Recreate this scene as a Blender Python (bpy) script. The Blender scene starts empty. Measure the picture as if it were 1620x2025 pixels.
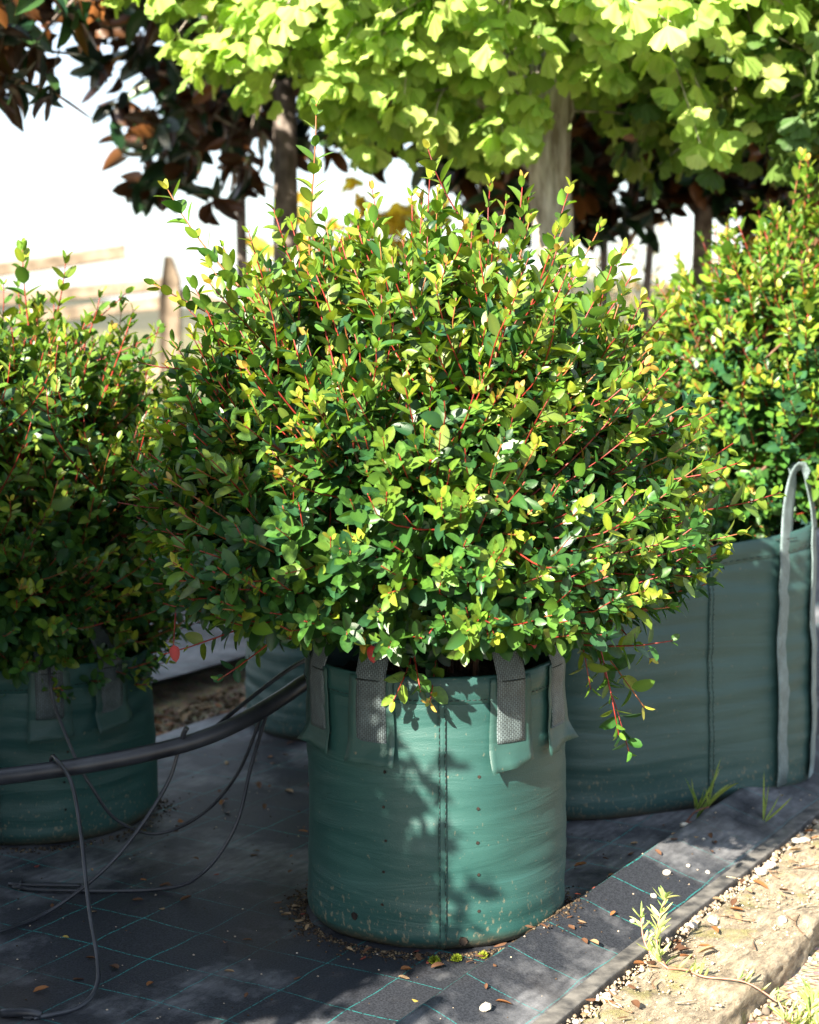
import bpy, math, random
import numpy as np
from mathutils import Vector, Matrix, noise

# ------------------------------------------------------------------ camera
scene = bpy.context.scene
col = scene.collection
CAM = np.array([0.0, 0.0, 1.2])
PITCH = math.radians(6.63)
cd = bpy.data.cameras.new('camera')
cam = bpy.data.objects.new('camera', cd)
col.objects.link(cam)
cam.location = CAM
cam.rotation_euler = (math.radians(90) - PITCH, 0, 0)
cd.sensor_fit = 'HORIZONTAL'
cd.sensor_width = 24.0
cd.lens = 50.0
cd.clip_start = 0.05
cd.clip_end = 2000
cd.dof.use_dof = True
cd.dof.focus_distance = 3.12
cd.dof.aperture_fstop = 3.2
scene.camera = cam

# ------------------------------------------------------------------ sky, sun, exposure
SUN_EL = math.radians(32)
U = np.array([0.515, 0.857, 0.0])          # along the planting row (and the way the sunlight travels)
V = np.array([0.857, -0.515, 0.0])         # across the row, towards the path
AZ = (-0.515, -0.857)                      # where the sun stands
world = bpy.data.worlds.new('World')
scene.world = world
world.use_nodes = True
wn = world.node_tree.nodes
wl = world.node_tree.links
wn.clear()
sky = wn.new('ShaderNodeTexSky')
sky.sky_type = 'NISHITA'
sky.sun_disc = False
sky.sun_elevation = SUN_EL
sky.sun_rotation = math.atan2(AZ[0], AZ[1])
sky.dust_density = 0.8
sky.air_density = 1.0
sky.ozone_density = 1.0
bg = wn.new('ShaderNodeBackground')
bg.inputs['Strength'].default_value = 0.07
wo = wn.new('ShaderNodeOutputWorld')
veil = wn.new('ShaderNodeMix')              # thin bright high cloud over the whole dome
veil.data_type = 'RGBA'
veil.inputs['Factor'].default_value = 0.55
veil.inputs[7].default_value = (3.5, 3.75, 4.2, 1)
wl.new(sky.outputs[0], veil.inputs[6])
wl.new(veil.outputs[2], bg.inputs[0])
wl.new(bg.outputs[0], wo.inputs[0])
sd = bpy.data.lights.new('sun', 'SUN')
sd.energy = 5.0
sd.angle = math.radians(0.53)
sd.color = (1.0, 0.89, 0.73)
sun = bpy.data.objects.new('sun', sd)
col.objects.link(sun)
ce, se = math.cos(SUN_EL), math.sin(SUN_EL)
sun.rotation_euler = Vector((-AZ[0] * ce, -AZ[1] * ce, -se)).to_track_quat('-Z', 'Y').to_euler()
sun.location = (-3, -5, 4)
scene.view_settings.view_transform = 'Standard'
scene.view_settings.look = 'None'
scene.view_settings.gamma = 1.0
scene.view_settings.exposure = 2.4
scene.cycles.max_bounces = 8
scene.cycles.transmission_bounces = 6
scene.cycles.sample_clamp_indirect = 6.0

# ------------------------------------------------------------------ helpers
F_PX = 50 / 24 * 1620


def project(P):
    Q = np.asarray(P, float) - CAM
    d = Q[..., 1] * math.cos(PITCH) - Q[..., 2] * math.sin(PITCH)
    u = Q[..., 1] * math.sin(PITCH) + Q[..., 2] * math.cos(PITCH)
    d = np.where(d < 0.05, 0.05, d)
    return 810 + F_PX * Q[..., 0] / d, 1012.5 - F_PX * u / d, d


def tag(o, label=None, cat=None, group=None, kind=None):
    if label:
        o['label'] = label
    if cat:
        o['category'] = cat
    if group:
        o['group'] = group
    if kind:
        o['kind'] = kind
    return o


def empty(name, loc, rz=0.0):
    o = bpy.data.objects.new(name, None)
    o.empty_display_size = 0.05
    o.location = loc
    o.rotation_euler = (0, 0, rz)
    col.objects.link(o)
    return o


def build_mesh(name, verts, tris=None, quads=None, smooth=True, color=None, uv=None, mats=()):
    """fast mesh from numpy arrays; quads/tris are index arrays"""
    verts = np.asarray(verts, np.float32).reshape(-1, 3)
    polys = []
    me = bpy.data.meshes.new(name)
    li, ls, n = [], [], 0
    if quads is not None and len(quads):
        q = np.asarray(quads, np.int32).reshape(-1, 4)
        li.append(q.ravel())
        ls.append(n + np.arange(len(q)) * 4)
        n += q.size
    if tris is not None and len(tris):
        t = np.asarray(tris, np.int32).reshape(-1, 3)
        li.append(t.ravel())
        ls.append(n + np.arange(len(t)) * 3)
        n += t.size
    li = np.concatenate(li).astype(np.int32)
    ls = np.concatenate(ls).astype(np.int32)
    me.vertices.add(len(verts))
    me.vertices.foreach_set('co', verts.ravel())
    me.loops.add(len(li))
    me.loops.foreach_set('vertex_index', li)
    me.polygons.add(len(ls))
    me.polygons.foreach_set('loop_start', ls)
    me.update(calc_edges=True)
    me.validate()
    if smooth:
        me.polygons.foreach_set('use_smooth', np.ones(len(me.polygons), bool))
    if color is not None:
        a = me.attributes.new('col', 'FLOAT_COLOR', 'POINT')
        c = np.ones((len(verts), 4), np.float32)
        c[:, :3] = color
        a.data.foreach_set('color', c.ravel())
    if uv is not None:
        l = me.uv_layers.new(name='UVMap')
        idx = np.empty(len(me.loops), np.int32)
        me.loops.foreach_get('vertex_index', idx)
        l.data.foreach_set('uv', np.asarray(uv, np.float32)[idx].ravel())
    for m in mats:
        me.materials.append(m)
    return me


def add(name, me, parent=None, loc=(0, 0, 0)):
    o = bpy.data.objects.new(name, me)
    o.location = loc
    o.parent = parent
    col.objects.link(o)
    return o


def norm(a):
    return a / np.maximum(np.linalg.norm(a, axis=-1, keepdims=True), 1e-9)


def spline(pts, n):
    """Catmull-Rom through pts, n samples"""
    P = np.asarray(pts, float)
    P = np.vstack([2 * P[0] - P[1], P, 2 * P[-1] - P[-2]])
    m = len(P) - 3
    t = np.linspace(0, m - 1e-6, n)
    i = t.astype(int)
    f = (t - i)[:, None]
    p0, p1, p2, p3 = P[i], P[i + 1], P[i + 2], P[i + 3]
    return 0.5 * (2 * p1 + (p2 - p0) * f + (2 * p0 - 5 * p1 + 4 * p2 - p3) * f ** 2 + (3 * p1 - p0 - 3 * p2 + p3) * f ** 3)


def tube_arrays(path, rad, sides=6, cap=True):
    path = np.asarray(path, float)
    n = len(path)
    rad = np.broadcast_to(np.asarray(rad, float), (n,))
    T = norm(np.gradient(path, axis=0))
    ref = np.array([0.31, 0.17, 0.93]) if abs(T[0, 2]) < 0.9 else np.array([1.0, 0.1, 0.05])
    N = norm(np.cross(T, ref))
    B = np.cross(T, N)
    a = np.arange(sides) * 2 * math.pi / sides
    ring = N[:, None, :] * np.cos(a)[None, :, None] + B[:, None, :] * np.sin(a)[None, :, None]
    v = (path[:, None, :] + ring * rad[:, None, None]).reshape(-1, 3)
    i = np.arange(n - 1)[:, None] * sides
    j = np.arange(sides)[None, :]
    k = (j + 1) % sides
    q = np.stack([i + j, i + k, i + sides + k, i + sides + j], -1).reshape(-1, 4)
    t = []
    if cap:
        v = np.vstack([v, path[0], path[-1]])
        c0, c1 = n * sides, n * sides + 1
        for s in range(sides):
            t.append((c0, (s + 1) % sides, s))
            t.append((c1, (n - 1) * sides + s, (n - 1) * sides + (s + 1) % sides))
    return v, q, np.array(t, int).reshape(-1, 3)


class MB:
    """collects arrays into one mesh"""

    def __init__(self):
        self.v, self.q, self.t, self.c, self.uv, self.n = [], [], [], [], [], 0

    def put(self, v, q=None, t=None, c=None, uv=None):
        v = np.asarray(v, float).reshape(-1, 3)
        self.v.append(v)
        if q is not None and len(q):
            self.q.append(np.asarray(q, int) + self.n)
        if t is not None and len(t):
            self.t.append(np.asarray(t, int) + self.n)
        if c is not None:
            self.c.append(np.broadcast_to(np.asarray(c, float), (len(v), 3)))
        if uv is not None:
            self.uv.append(uv)
        self.n += len(v)

    def tube(self, path, rad, sides=6, c=None):
        v, q, t = tube_arrays(path, rad, sides)
        self.put(v, q, t, c)

    def mesh(self, name, mats, smooth=True):
        return build_mesh(name, np.vstack(self.v), np.vstack(self.t) if self.t else None,
                          np.vstack(self.q) if self.q else None, smooth,
                          np.vstack(self.c) if self.c else None,
                          np.vstack(self.uv) if self.uv else None, mats)


def nz(x, y, z, s=1.0):
    return noise.noise(Vector((x * s, y * s, z * s)))


# ------------------------------------------------------------------ materials
def new_mat(name):
    m = bpy.data.materials.new(name)
    m.use_nodes = True
    nt = m.node_tree
    nt.nodes.clear()
    out = nt.nodes.new('ShaderNodeOutputMaterial')
    return m, nt, out


def N_(nt, kind, **kw):
    n = nt.nodes.new(kind)
    for k, v in kw.items():
        if k in n.inputs:
            n.inputs[k].default_value = v
        else:
            setattr(n, k, v)
    return n


def L_(nt, a, b):
    nt.links.new(a, b)


def math_(nt, op, a, b=None, c=None):
    n = nt.nodes.new('ShaderNodeMath')
    n.operation = op
    for i, x in enumerate((a, b, c)):
        if x is None:
            continue
        if isinstance(x, (int, float)):
            n.inputs[i].default_value = x
        else:
            nt.links.new(x, n.inputs[i])
    return n.outputs[0]


def ramp(nt, fac, stops):
    n = nt.nodes.new('ShaderNodeValToRGB')
    cr = n.color_ramp
    while len(cr.elements) < len(stops):
        cr.elements.new(0.5)
    for e, (p, c) in zip(cr.elements, stops):
        e.position = p
        e.color = (c, c, c, 1) if isinstance(c, (int, float)) else (*c, 1)
    nt.links.new(fac, n.inputs[0])
    return n.outputs[0]


def mixc(nt, fac, a, b, blend='MIX'):
    n = nt.nodes.new('ShaderNodeMix')
    n.data_type = 'RGBA'
    n.blend_type = blend
    for s, x in ((n.inputs['Factor'], fac), (n.inputs[6], a), (n.inputs[7], b)):
        if isinstance(x, (int, float)):
            s.default_value = x
        elif isinstance(x, tuple):
            s.default_value = (*x, 1)
        else:
            nt.links.new(x, s)
    return n.outputs[2]


def leaf_mat(name, rough=0.3, trans=0.3, tint=(1.5, 1.35, 0.5), spec=0.5, mottle=0.25):
    m, nt, out = new_mat(name)
    at = N_(nt, 'ShaderNodeAttribute', attribute_name='col')
    tc = N_(nt, 'ShaderNodeTexCoord')
    no = N_(nt, 'ShaderNodeTexNoise', Scale=120.0, Detail=2.0)
    L_(nt, tc.outputs['Object'], no.inputs['Vector'])
    f = ramp(nt, no.outputs[0], [(0.3, 1 - mottle), (0.7, 1 + mottle)])
    c = mixc(nt, 1.0, at.outputs['Color'], f, 'MULTIPLY')
    p = N_(nt, 'ShaderNodeBsdfPrincipled', Roughness=rough)
    p.inputs['Specular IOR Level'].default_value = spec
    L_(nt, c, p.inputs['Base Color'])
    bp = N_(nt, 'ShaderNodeBump', Strength=0.12, Distance=0.002)
    L_(nt, no.outputs[0], bp.inputs['Height'])
    L_(nt, bp.outputs[0], p.inputs['Normal'])
    tr = N_(nt, 'ShaderNodeBsdfTranslucent')
    L_(nt, mixc(nt, 1.0, c, tint, 'MULTIPLY'), tr.inputs['Color'])
    mx = N_(nt, 'ShaderNodeMixShader')
    mx.inputs[0].default_value = trans
    L_(nt, p.outputs[0], mx.inputs[1])
    L_(nt, tr.outputs[0], mx.inputs[2])
    L_(nt, mx.outputs[0], out.inputs[0])
    return m


def noise_mat(name, c1, c2, scale=8.0, rough=0.8, bump=0.3, dist=0.01, detail=6.0, stretch=(1, 1, 1), lo=0.35, hi=0.65, spec=0.3):
    m, nt, out = new_mat(name)
    tc = N_(nt, 'ShaderNodeTexCoord')
    mp = N_(nt, 'ShaderNodeMapping')
    mp.inputs['Scale'].default_value = stretch
    L_(nt, tc.outputs['Object'], mp.inputs[0])
    no = N_(nt, 'ShaderNodeTexNoise', Scale=scale, Detail=detail)
    L_(nt, mp.outputs[0], no.inputs['Vector'])
    c = ramp(nt, no.outputs[0], [(lo, c1), (hi, c2)])
    p = N_(nt, 'ShaderNodeBsdfPrincipled', Roughness=rough)
    p.inputs['Specular IOR Level'].default_value = spec
    L_(nt, c, p.inputs['Base Color'])
    if bump:
        bp = N_(nt, 'ShaderNodeBump', Strength=bump, Distance=dist)
        L_(nt, no.outputs[0], bp.inputs['Height'])
        L_(nt, bp.outputs[0], p.inputs['Normal'])
    L_(nt, p.outputs[0], out.inputs[0])
    return m


def attr_mat(name, rough=0.7, spec=0.3, mottle=0.3, scale=60.0, bump=0.2):
    m, nt, out = new_mat(name)
    at = N_(nt, 'ShaderNodeAttribute', attribute_name='col')
    tc = N_(nt, 'ShaderNodeTexCoord')
    no = N_(nt, 'ShaderNodeTexNoise', Scale=scale, Detail=5.0)
    L_(nt, tc.outputs['Object'], no.inputs['Vector'])
    f = ramp(nt, no.outputs[0], [(0.3, 1 - mottle), (0.7, 1 + mottle)])
    p = N_(nt, 'ShaderNodeBsdfPrincipled', Roughness=rough)
    p.inputs['Specular IOR Level'].default_value = spec
    L_(nt, mixc(nt, 1.0, at.outputs['Color'], f, 'MULTIPLY'), p.inputs['Base Color'])
    if bump:
        bp = N_(nt, 'ShaderNodeBump', Strength=bump, Distance=0.003)
        L_(nt, no.outputs[0], bp.inputs['Height'])
        L_(nt, bp.outputs[0], p.inputs['Normal'])
    L_(nt, p.outputs[0], out.inputs[0])
    return m


def fabric_mat(name, c1, c2):
    """green woven polyethylene bag cloth: fine weave, creases, dried mud splash above the ground"""
    m, nt, out = new_mat(name)
    tc = N_(nt, 'ShaderNodeTexCoord')
    ob = tc.outputs['Object']
    n1 = N_(nt, 'ShaderNodeTexNoise', Scale=5.0, Detail=5.0)
    L_(nt, ob, n1.inputs['Vector'])
    base = ramp(nt, n1.outputs[0], [(0.3, c1), (0.7, c2)])
    # dusty scuffs
    mp = N_(nt, 'ShaderNodeMapping')
    mp.inputs['Scale'].default_value = (34, 34, 22)
    L_(nt, ob, mp.inputs[0])
    n2 = N_(nt, 'ShaderNodeTexNoise', Scale=4.0, Detail=6.0)
    L_(nt, mp.outputs[0], n2.inputs['Vector'])
    sx = N_(nt, 'ShaderNodeSeparateXYZ')
    L_(nt, ob, sx.inputs[0])
    hgt = N_(nt, 'ShaderNodeMapRange')
    L_(nt, sx.outputs['Z'], hgt.inputs[0])
    hgt.inputs[1].default_value = 0.0
    hgt.inputs[2].default_value = 0.16
    hgt.inputs[3].default_value = 0.13
    hgt.inputs[4].default_value = 0.0
    dmask = math_(nt, 'ADD', n2.outputs[0], hgt.outputs[0])
    dm = ramp(nt, dmask, [(0.665, 0.0), (0.76, 0.55)])
    c = mixc(nt, dm, base, (0.21, 0.17, 0.11))
    mud = N_(nt, 'ShaderNodeMapRange')
    L_(nt, math_(nt, 'ADD', sx.outputs['Z'], math_(nt, 'MULTIPLY', n1.outputs[0], -0.05)), mud.inputs[0])
    mud.inputs[1].default_value = -0.022
    mud.inputs[2].default_value = 0.006
    mud.inputs[3].default_value = 0.8
    mud.inputs[4].default_value = 0.0
    c = mixc(nt, mud.outputs[0], c, (0.07, 0.05, 0.03))
    p = N_(nt, 'ShaderNodeBsdfPrincipled', Roughness=0.5)
    p.inputs['Specular IOR Level'].default_value = 0.4
    L_(nt, c, p.inputs['Base Color'])
    # crease bump (long across, short up) and weave bump
    mp2 = N_(nt, 'ShaderNodeMapping')
    mp2.inputs['Scale'].default_value = (3.5, 3.5, 27)
    L_(nt, ob, mp2.inputs[0])
    n3 = N_(nt, 'ShaderNodeTexNoise', Scale=1.0, Detail=3.0, Distortion=1.0)
    L_(nt, mp2.outputs[0], n3.inputs['Vector'])
    n4 = N_(nt, 'ShaderNodeTexNoise', Scale=420.0, Detail=1.0)
    L_(nt, ob, n4.inputs['Vector'])
    b1 = N_(nt, 'ShaderNodeBump', Strength=0.5, Distance=0.006)
    L_(nt, n3.outputs[0], b1.inputs['Height'])
    mp5 = N_(nt, 'ShaderNodeMapping')
    mp5.inputs['Scale'].default_value = (2.2, 2.2, 9)
    mp5.inputs['Rotation'].default_value = (0.2, 0.15, 0)
    L_(nt, ob, mp5.inputs[0])
    n5 = N_(nt, 'ShaderNodeTexNoise', noise_type='RIDGED_MULTIFRACTAL', Scale=1.3, Detail=3.0)
    L_(nt, mp5.outputs[0], n5.inputs['Vector'])
    b5 = N_(nt, 'ShaderNodeBump', Strength=0.22, Distance=0.006)
    L_(nt, n5.outputs[0], b5.inputs['Height'])
    L_(nt, b1.outputs[0], b5.inputs['Normal'])
    b2 = N_(nt, 'ShaderNodeBump', Strength=0.35, Distance=0.0012)
    L_(nt, n4.outputs[0], b2.inputs['Height'])
    L_(nt, b5.outputs[0], b2.inputs['Normal'])
    L_(nt, b2.outputs[0], p.inputs['Normal'])
    L_(nt, p.outputs[0], out.inputs[0])
    return m


def webbing_mat(name, light, dark):
    m, nt, out = new_mat(name)
    tc = N_(nt, 'ShaderNodeTexCoord')
    mp = N_(nt, 'ShaderNodeMapping')
    L_(nt, tc.outputs['UV'], mp.inputs[0])
    mp.inputs['Rotation'].default_value = (0, 0, math.radians(90))
    br = N_(nt, 'ShaderNodeTexBrick', Scale=1.0)
    br.inputs['Brick Width'].default_value = 0.0075
    br.inputs['Row Height'].default_value = 0.0042
    br.inputs['Mortar Size'].default_value = 0.0008
    br.inputs['Mortar Smooth'].default_value = 0.6
    br.inputs['Color1'].default_value = (*light, 1)
    br.inputs['Color2'].default_value = (*[x * 0.72 for x in light], 1)
    br.inputs['Mortar'].default_value = (*dark, 1)
    L_(nt, mp.outputs[0], br.inputs['Vector'])
    no = N_(nt, 'ShaderNodeTexNoise', Scale=25.0, Detail=3.0)
    L_(nt, tc.outputs['UV'], no.inputs['Vector'])
    c = mixc(nt, 1.0, br.outputs['Color'], ramp(nt, no.outputs[0], [(0.3, 0.7), (0.7, 1.15)]), 'MULTIPLY')
    p = N_(nt, 'ShaderNodeBsdfPrincipled', Roughness=0.6)
    L_(nt, c, p.inputs['Base Color'])
    bp = N_(nt, 'ShaderNodeBump', Strength=0.8, Distance=0.002, invert=True)
    L_(nt, br.outputs['Fac'], bp.inputs['Height'])
    L_(nt, bp.outputs[0], p.inputs['Normal'])
    L_(nt, p.outputs[0], out.inputs[0])
    return m


def mat_cloth(name):
    """black woven weed mat with stitched teal grid; local x runs across, y along the row"""
    m, nt, out = new_mat(name)
    tc = N_(nt, 'ShaderNodeTexCoord')
    ob = tc.outputs['Object']
    wob = N_(nt, 'ShaderNodeTexNoise', Scale=6.0, Detail=2.0)
    L_(nt, ob, wob.inputs['Vector'])
    sx = N_(nt, 'ShaderNodeSeparateXYZ')
    L_(nt, ob, sx.inputs[0])
    wv = math_(nt, 'MULTIPLY', math_(nt, 'SUBTRACT', wob.outputs[0], 0.5), 0.02)
    fine = N_(nt, 'ShaderNodeTexNoise', Scale=260.0, Detail=1.0)
    L_(nt, ob, fine.inputs['Vector'])

    def line(coord, off, step, w):
        a = math_(nt, 'DIVIDE', math_(nt, 'ADD', coord, off), step)
        fr = math_(nt, 'FRACT', a)
        d = math_(nt, 'MULTIPLY', math_(nt, 'ABSOLUTE', math_(nt, 'SUBTRACT', fr, 0.5)), step)
        return math_(nt, 'LESS_THAN', d, w)
    lx = line(math_(nt, 'ADD', sx.outputs['X'], wv), 2.0 + 0.075, 0.148, 0.0012)
    ly = line(math_(nt, 'ADD', sx.outputs['Y'], wv), -2.232 + 0.0775, 0.155, 0.0012)
    ln = math_(nt, 'MAXIMUM', lx, ly)
    ln = math_(nt, 'MULTIPLY', ln, ramp(nt, fine.outputs[0], [(0.36, 0.1), (0.5, 0.95)]))
    # dust lying in irregular patches
    d1 = N_(nt, 'ShaderNodeTexNoise', Scale=1.7, Detail=8.0, Roughness=0.62)
    L_(nt, ob, d1.inputs['Vector'])
    d2 = N_(nt, 'ShaderNodeTexNoise', Scale=70.0, Detail=4.0)
    mpd = N_(nt, 'ShaderNodeMapping')
    mpd.inputs['Scale'].default_value = (1.0, 0.25, 1)
    mpd.inputs['Rotation'].default_value = (0, 0, 0.5)
    L_(nt, ob, mpd.inputs[0])
    L_(nt, mpd.outputs[0], d2.inputs['Vector'])
    dm = ramp(nt, d1.outputs[0], [(0.48, 0.0), (0.63, 1.0)])
    dm = math_(nt, 'MULTIPLY', dm, ramp(nt, d2.outputs[0], [(0.3, 0.35), (0.65, 1.0)]))
    base = mixc(nt, ramp(nt, fine.outputs[0], [(0.35, 0.0), (0.65, 1.0)]), (0.012, 0.014, 0.019), (0.027, 0.031, 0.040))
    c = mixc(nt, math_(nt, 'MULTIPLY', dm, 0.8), base, (0.28, 0.29, 0.31))
    # brown soil film
    s1 = N_(nt, 'ShaderNodeTexNoise', Scale=2.6, Detail=7.0)
    mps = N_(nt, 'ShaderNodeMapping')
    mps.inputs['Location'].default_value = (4.1, 2.7, 0)
    L_(nt, ob, mps.inputs[0])
    L_(nt, mps.outputs[0], s1.inputs['Vector'])
    c = mixc(nt, ramp(nt, s1.outputs[0], [(0.54, 0.0), (0.74, 0.5)]), c, (0.04, 0.03, 0.022))
    c = mixc(nt, math_(nt, 'MULTIPLY', ln, ramp(nt, s1.outputs[0], [(0.40, 1.0), (0.62, 0.25)])), c, (0.016, 0.24, 0.235))
    p = N_(nt, 'ShaderNodeBsdfPrincipled', Roughness=0.62)
    p.inputs['Specular IOR Level'].default_value = 0.3
    L_(nt, c, p.inputs['Base Color'])
    bp = N_(nt, 'ShaderNodeBump', Strength=0.4, Distance=0.0015)
    L_(nt, fine.outputs[0], bp.inputs['Height'])
    L_(nt, bp.outputs[0], p.inputs['Normal'])
    L_(nt, p.outputs[0], out.inputs[0])
    return m


M = {}
M['shrub_leaf'] = leaf_mat('glossy_leaf', 0.36, 0.30, (1.6, 1.5, 0.45), 0.38)
M['ginkgo_leaf'] = leaf_mat('ginkgo_leaf', 0.5, 0.46, (1.1, 1.2, 0.55), 0.3, 0.12)
M['magnolia_leaf'] = leaf_mat('magnolia_leaf', 0.3, 0.05, (1, 1, 1), 0.5)
M['weed_leaf'] = leaf_mat('weed_leaf', 0.5, 0.25, (1.3, 1.3, 0.6), 0.3)
M['litter'] = leaf_mat('dry_leaf', 0.65, 0.15, (1.3, 1.0, 0.6), 0.25)
M['twig'] = attr_mat('red_bark', 0.45, 0.4)
M['ginkgo_bark'] = noise_mat('ginkgo_bark', (0.17, 0.135, 0.10), (0.55, 0.50, 0.45), 22, 0.85, 0.9, 0.02, 7, (1.6, 1.6, 0.35))
M['grey_bark'] = noise_mat('grey_bark', (0.085, 0.07, 0.06), (0.24, 0.205, 0.18), 30, 0.85, 0.5, 0.01, 6, (1, 1, 0.6))
M['bag'] = fabric_mat('bag_cloth', (0.0105, 0.049, 0.046), (0.019, 0.070, 0.063))
M['bag2'] = fabric_mat('faded_bag_cloth', (0.020, 0.058, 0.056), (0.032, 0.078, 0.073))
M['patch'] = fabric_mat('patch_cloth', (0.014, 0.05, 0.045), (0.022, 0.066, 0.058))
M['web'] = webbing_mat('strap_webbing', (0.105, 0.145, 0.155), (0.028, 0.04, 0.045))
M['web2'] = webbing_mat('faded_webbing', (0.20, 0.28, 0.29), (0.09, 0.13, 0.135))
M['thread'] = noise_mat('thread', (0.012, 0.02, 0.02), (0.03, 0.04, 0.04), 50, 0.8, 0)
M['hole'] = noise_mat('hole', (0.008, 0.008, 0.008), (0.03, 0.02, 0.015), 80, 0.9, 0)
M['soil'] = noise_mat('soil', (0.02, 0.014, 0.01), (0.075, 0.05, 0.03), 60, 0.95, 1.0, 0.01, 8)
M['mat'] = mat_cloth('weed_mat_cloth')
M['pipe'] = noise_mat('black_poly', (0.012, 0.014, 0.02), (0.035, 0.04, 0.05), 14, 0.42, 0.1, 0.002, 6, spec=0.5)
M['edging'] = noise_mat('edging', (0.035, 0.036, 0.038), (0.15, 0.145, 0.135), 26, 0.75, 0.5, 0.004, 7, (1, 1, 1))
M['timber'] = noise_mat('old_timber', (0.10, 0.078, 0.055), (0.24, 0.19, 0.14), 9, 0.9, 0.4, 0.01)


# ------------------------------------------------------------------ the setting: ground, path, weed mats
def local_to_row(a, l):
    """along, lateral -> world xy"""
    return U[:2] * a + V[:2] * l


def ground_mat():
    m, nt, out = new_mat('ground_earth')
    tc = N_(nt, 'ShaderNodeTexCoord')
    ob = tc.outputs['Object']
    n1 = N_(nt, 'ShaderNodeTexNoise', Scale=9.0, Detail=9.0, Roughness=0.65)
    L_(nt, ob, n1.inputs['Vector'])
    vo = N_(nt, 'ShaderNodeTexVoronoi', Scale=85.0)
    L_(nt, ob, vo.inputs['Vector'])
    c = ramp(nt, n1.outputs[0], [(0.32, (0.10, 0.075, 0.045)), (0.52, (0.25, 0.20, 0.13)), (0.7, (0.38, 0.32, 0.23))])
    g = mixc(nt, 0.35, c, vo.outputs['Color'], 'SOFT_LIGHT')
    # dry grass far off
    sx = N_(nt, 'ShaderNodeSeparateXYZ')
    L_(nt, ob, sx.inputs[0])
    far = N_(nt, 'ShaderNodeMapRange')
    L_(nt, sx.outputs['Y'], far.inputs[0])
    far.inputs[1].default_value = 9.5
    far.inputs[2].default_value = 13.0
    n2 = N_(nt, 'ShaderNodeTexNoise', Scale=1.3, Detail=6.0)
    L_(nt, ob, n2.inputs['Vector'])
    gr = ramp(nt, n2.outputs[0], [(0.35, (0.075, 0.085, 0.03)), (0.65, (0.19, 0.165, 0.085))])
    c = mixc(nt, far.outputs[0], g, gr)
    p = N_(nt, 'ShaderNodeBsdfPrincipled', Roughness=0.95)
    L_(nt, c, p.inputs['Base Color'])
    bp = N_(nt, 'ShaderNodeBump', Strength=0.8, Distance=0.015)
    L_(nt, math_(nt, 'ADD', n1.outputs[0], math_(nt, 'MULTIPLY', vo.outputs['Distance'], 0.6)), bp.inputs['Height'])
    L_(nt, bp.outputs[0], p.inputs['Normal'])
    L_(nt, p.outputs[0], out.inputs[0])
    return m


def grid_sheet(xs, ys, zf):
    X, Y = np.meshgrid(xs, ys, indexing='xy')
    Z = np.array([[zf(x, y) for x in xs] for y in ys])
    nx, ny = len(xs), len(ys)
    i = np.arange(ny - 1)[:, None] * nx + np.arange(nx - 1)[None, :]
    q = np.stack([i, i + 1, i + nx + 1, i + nx], -1).reshape(-1, 4)
    return np.stack([X, Y, Z], -1).reshape(-1, 3), q


def graded(a, b, fine_a, fine_b, step, coarse):
    s = list(np.arange(fine_a, fine_b + 1e-6, step))
    x, k = fine_a, coarse
    left = []
    while x > a:
        x -= k
        left.append(max(x, a))
        k *= 1.35
    x, k = s[-1], coarse
    right = []
    while x < b:
        x += k
        right.append(min(x, b))
        k *= 1.35
    return np.array(left[::-1] + s + right)


GROUND_Z = -0.05
gx = graded(-300, 300, -3, 3, 0.06, 0.1)
gy = graded(-60, 700, 1, 7, 0.06, 0.1)
v, q = grid_sheet(gx, gy, lambda x, y: GROUND_Z + 0.012 * nz(x, y, 0, 3.0) + (0.010 * nz(x, y, 1.3, 14.0) if abs(x) < 3 and y < 7 else 0))
ground = add('ground', build_mesh('ground', v, None, q, True, mats=[ground_mat()]))
tag(ground, kind='structure')

# weed mat of the planting row: local frame x = across (V), y = along (U)
ROW_ROT = math.atan2(V[1], V[0])


def mat_height(x, y):
    z = 0.005 * nz(x, y * 0.7, 2.0, 4.0) + 0.0015 * nz(x, y, 5.0, 22.0)
    # ridge where the cloth is pulled over a buried batten, then down to the edging
    r = -1.405 + 0.006 * nz(0, y, 7, 3.0)
    z += 0.042 * math.exp(-((x - r) / 0.026) ** 2) if x < r else 0.042 * max(0.0, 1 - (x - r) / 0.155) ** 1.15
    if x < -3.0:
        z -= 0.02 * (-3.0 - x) / 0.12
    return z


xs = np.concatenate([np.arange(-3.14, -1.52, 0.022), np.arange(-1.52, -1.244, 0.008)])
ys = np.arange(-1.5, 9.6, 0.035)
v, q = grid_sheet(xs, ys, mat_height)
weed_mat = add('weed_mat', build_mesh('weed_mat', v, None, q, True, mats=[M['mat']]))
weed_mat.rotation_euler = (0, 0, ROW_ROT)
tag(weed_mat, kind='structure')
# the next row's mat beyond the litter strip
xs = np.arange(-5.3, -3.42, 0.05)
ys = np.arange(0.5, 11.0, 0.08)
v, q = grid_sheet(xs, ys, lambda x, y: 0.004 * nz(x, y, 3.0, 5.0) + 0.04 * math.exp(-((x + 3.43) / 0.05) ** 2) - 0.0)
far_mat = add('weed_mat', build_mesh('far_weed_mat', v, None, q, True, mats=[M['mat']]))
far_mat.rotation_euler = (0, 0, ROW_ROT)
tag(far_mat, kind='structure')


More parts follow.
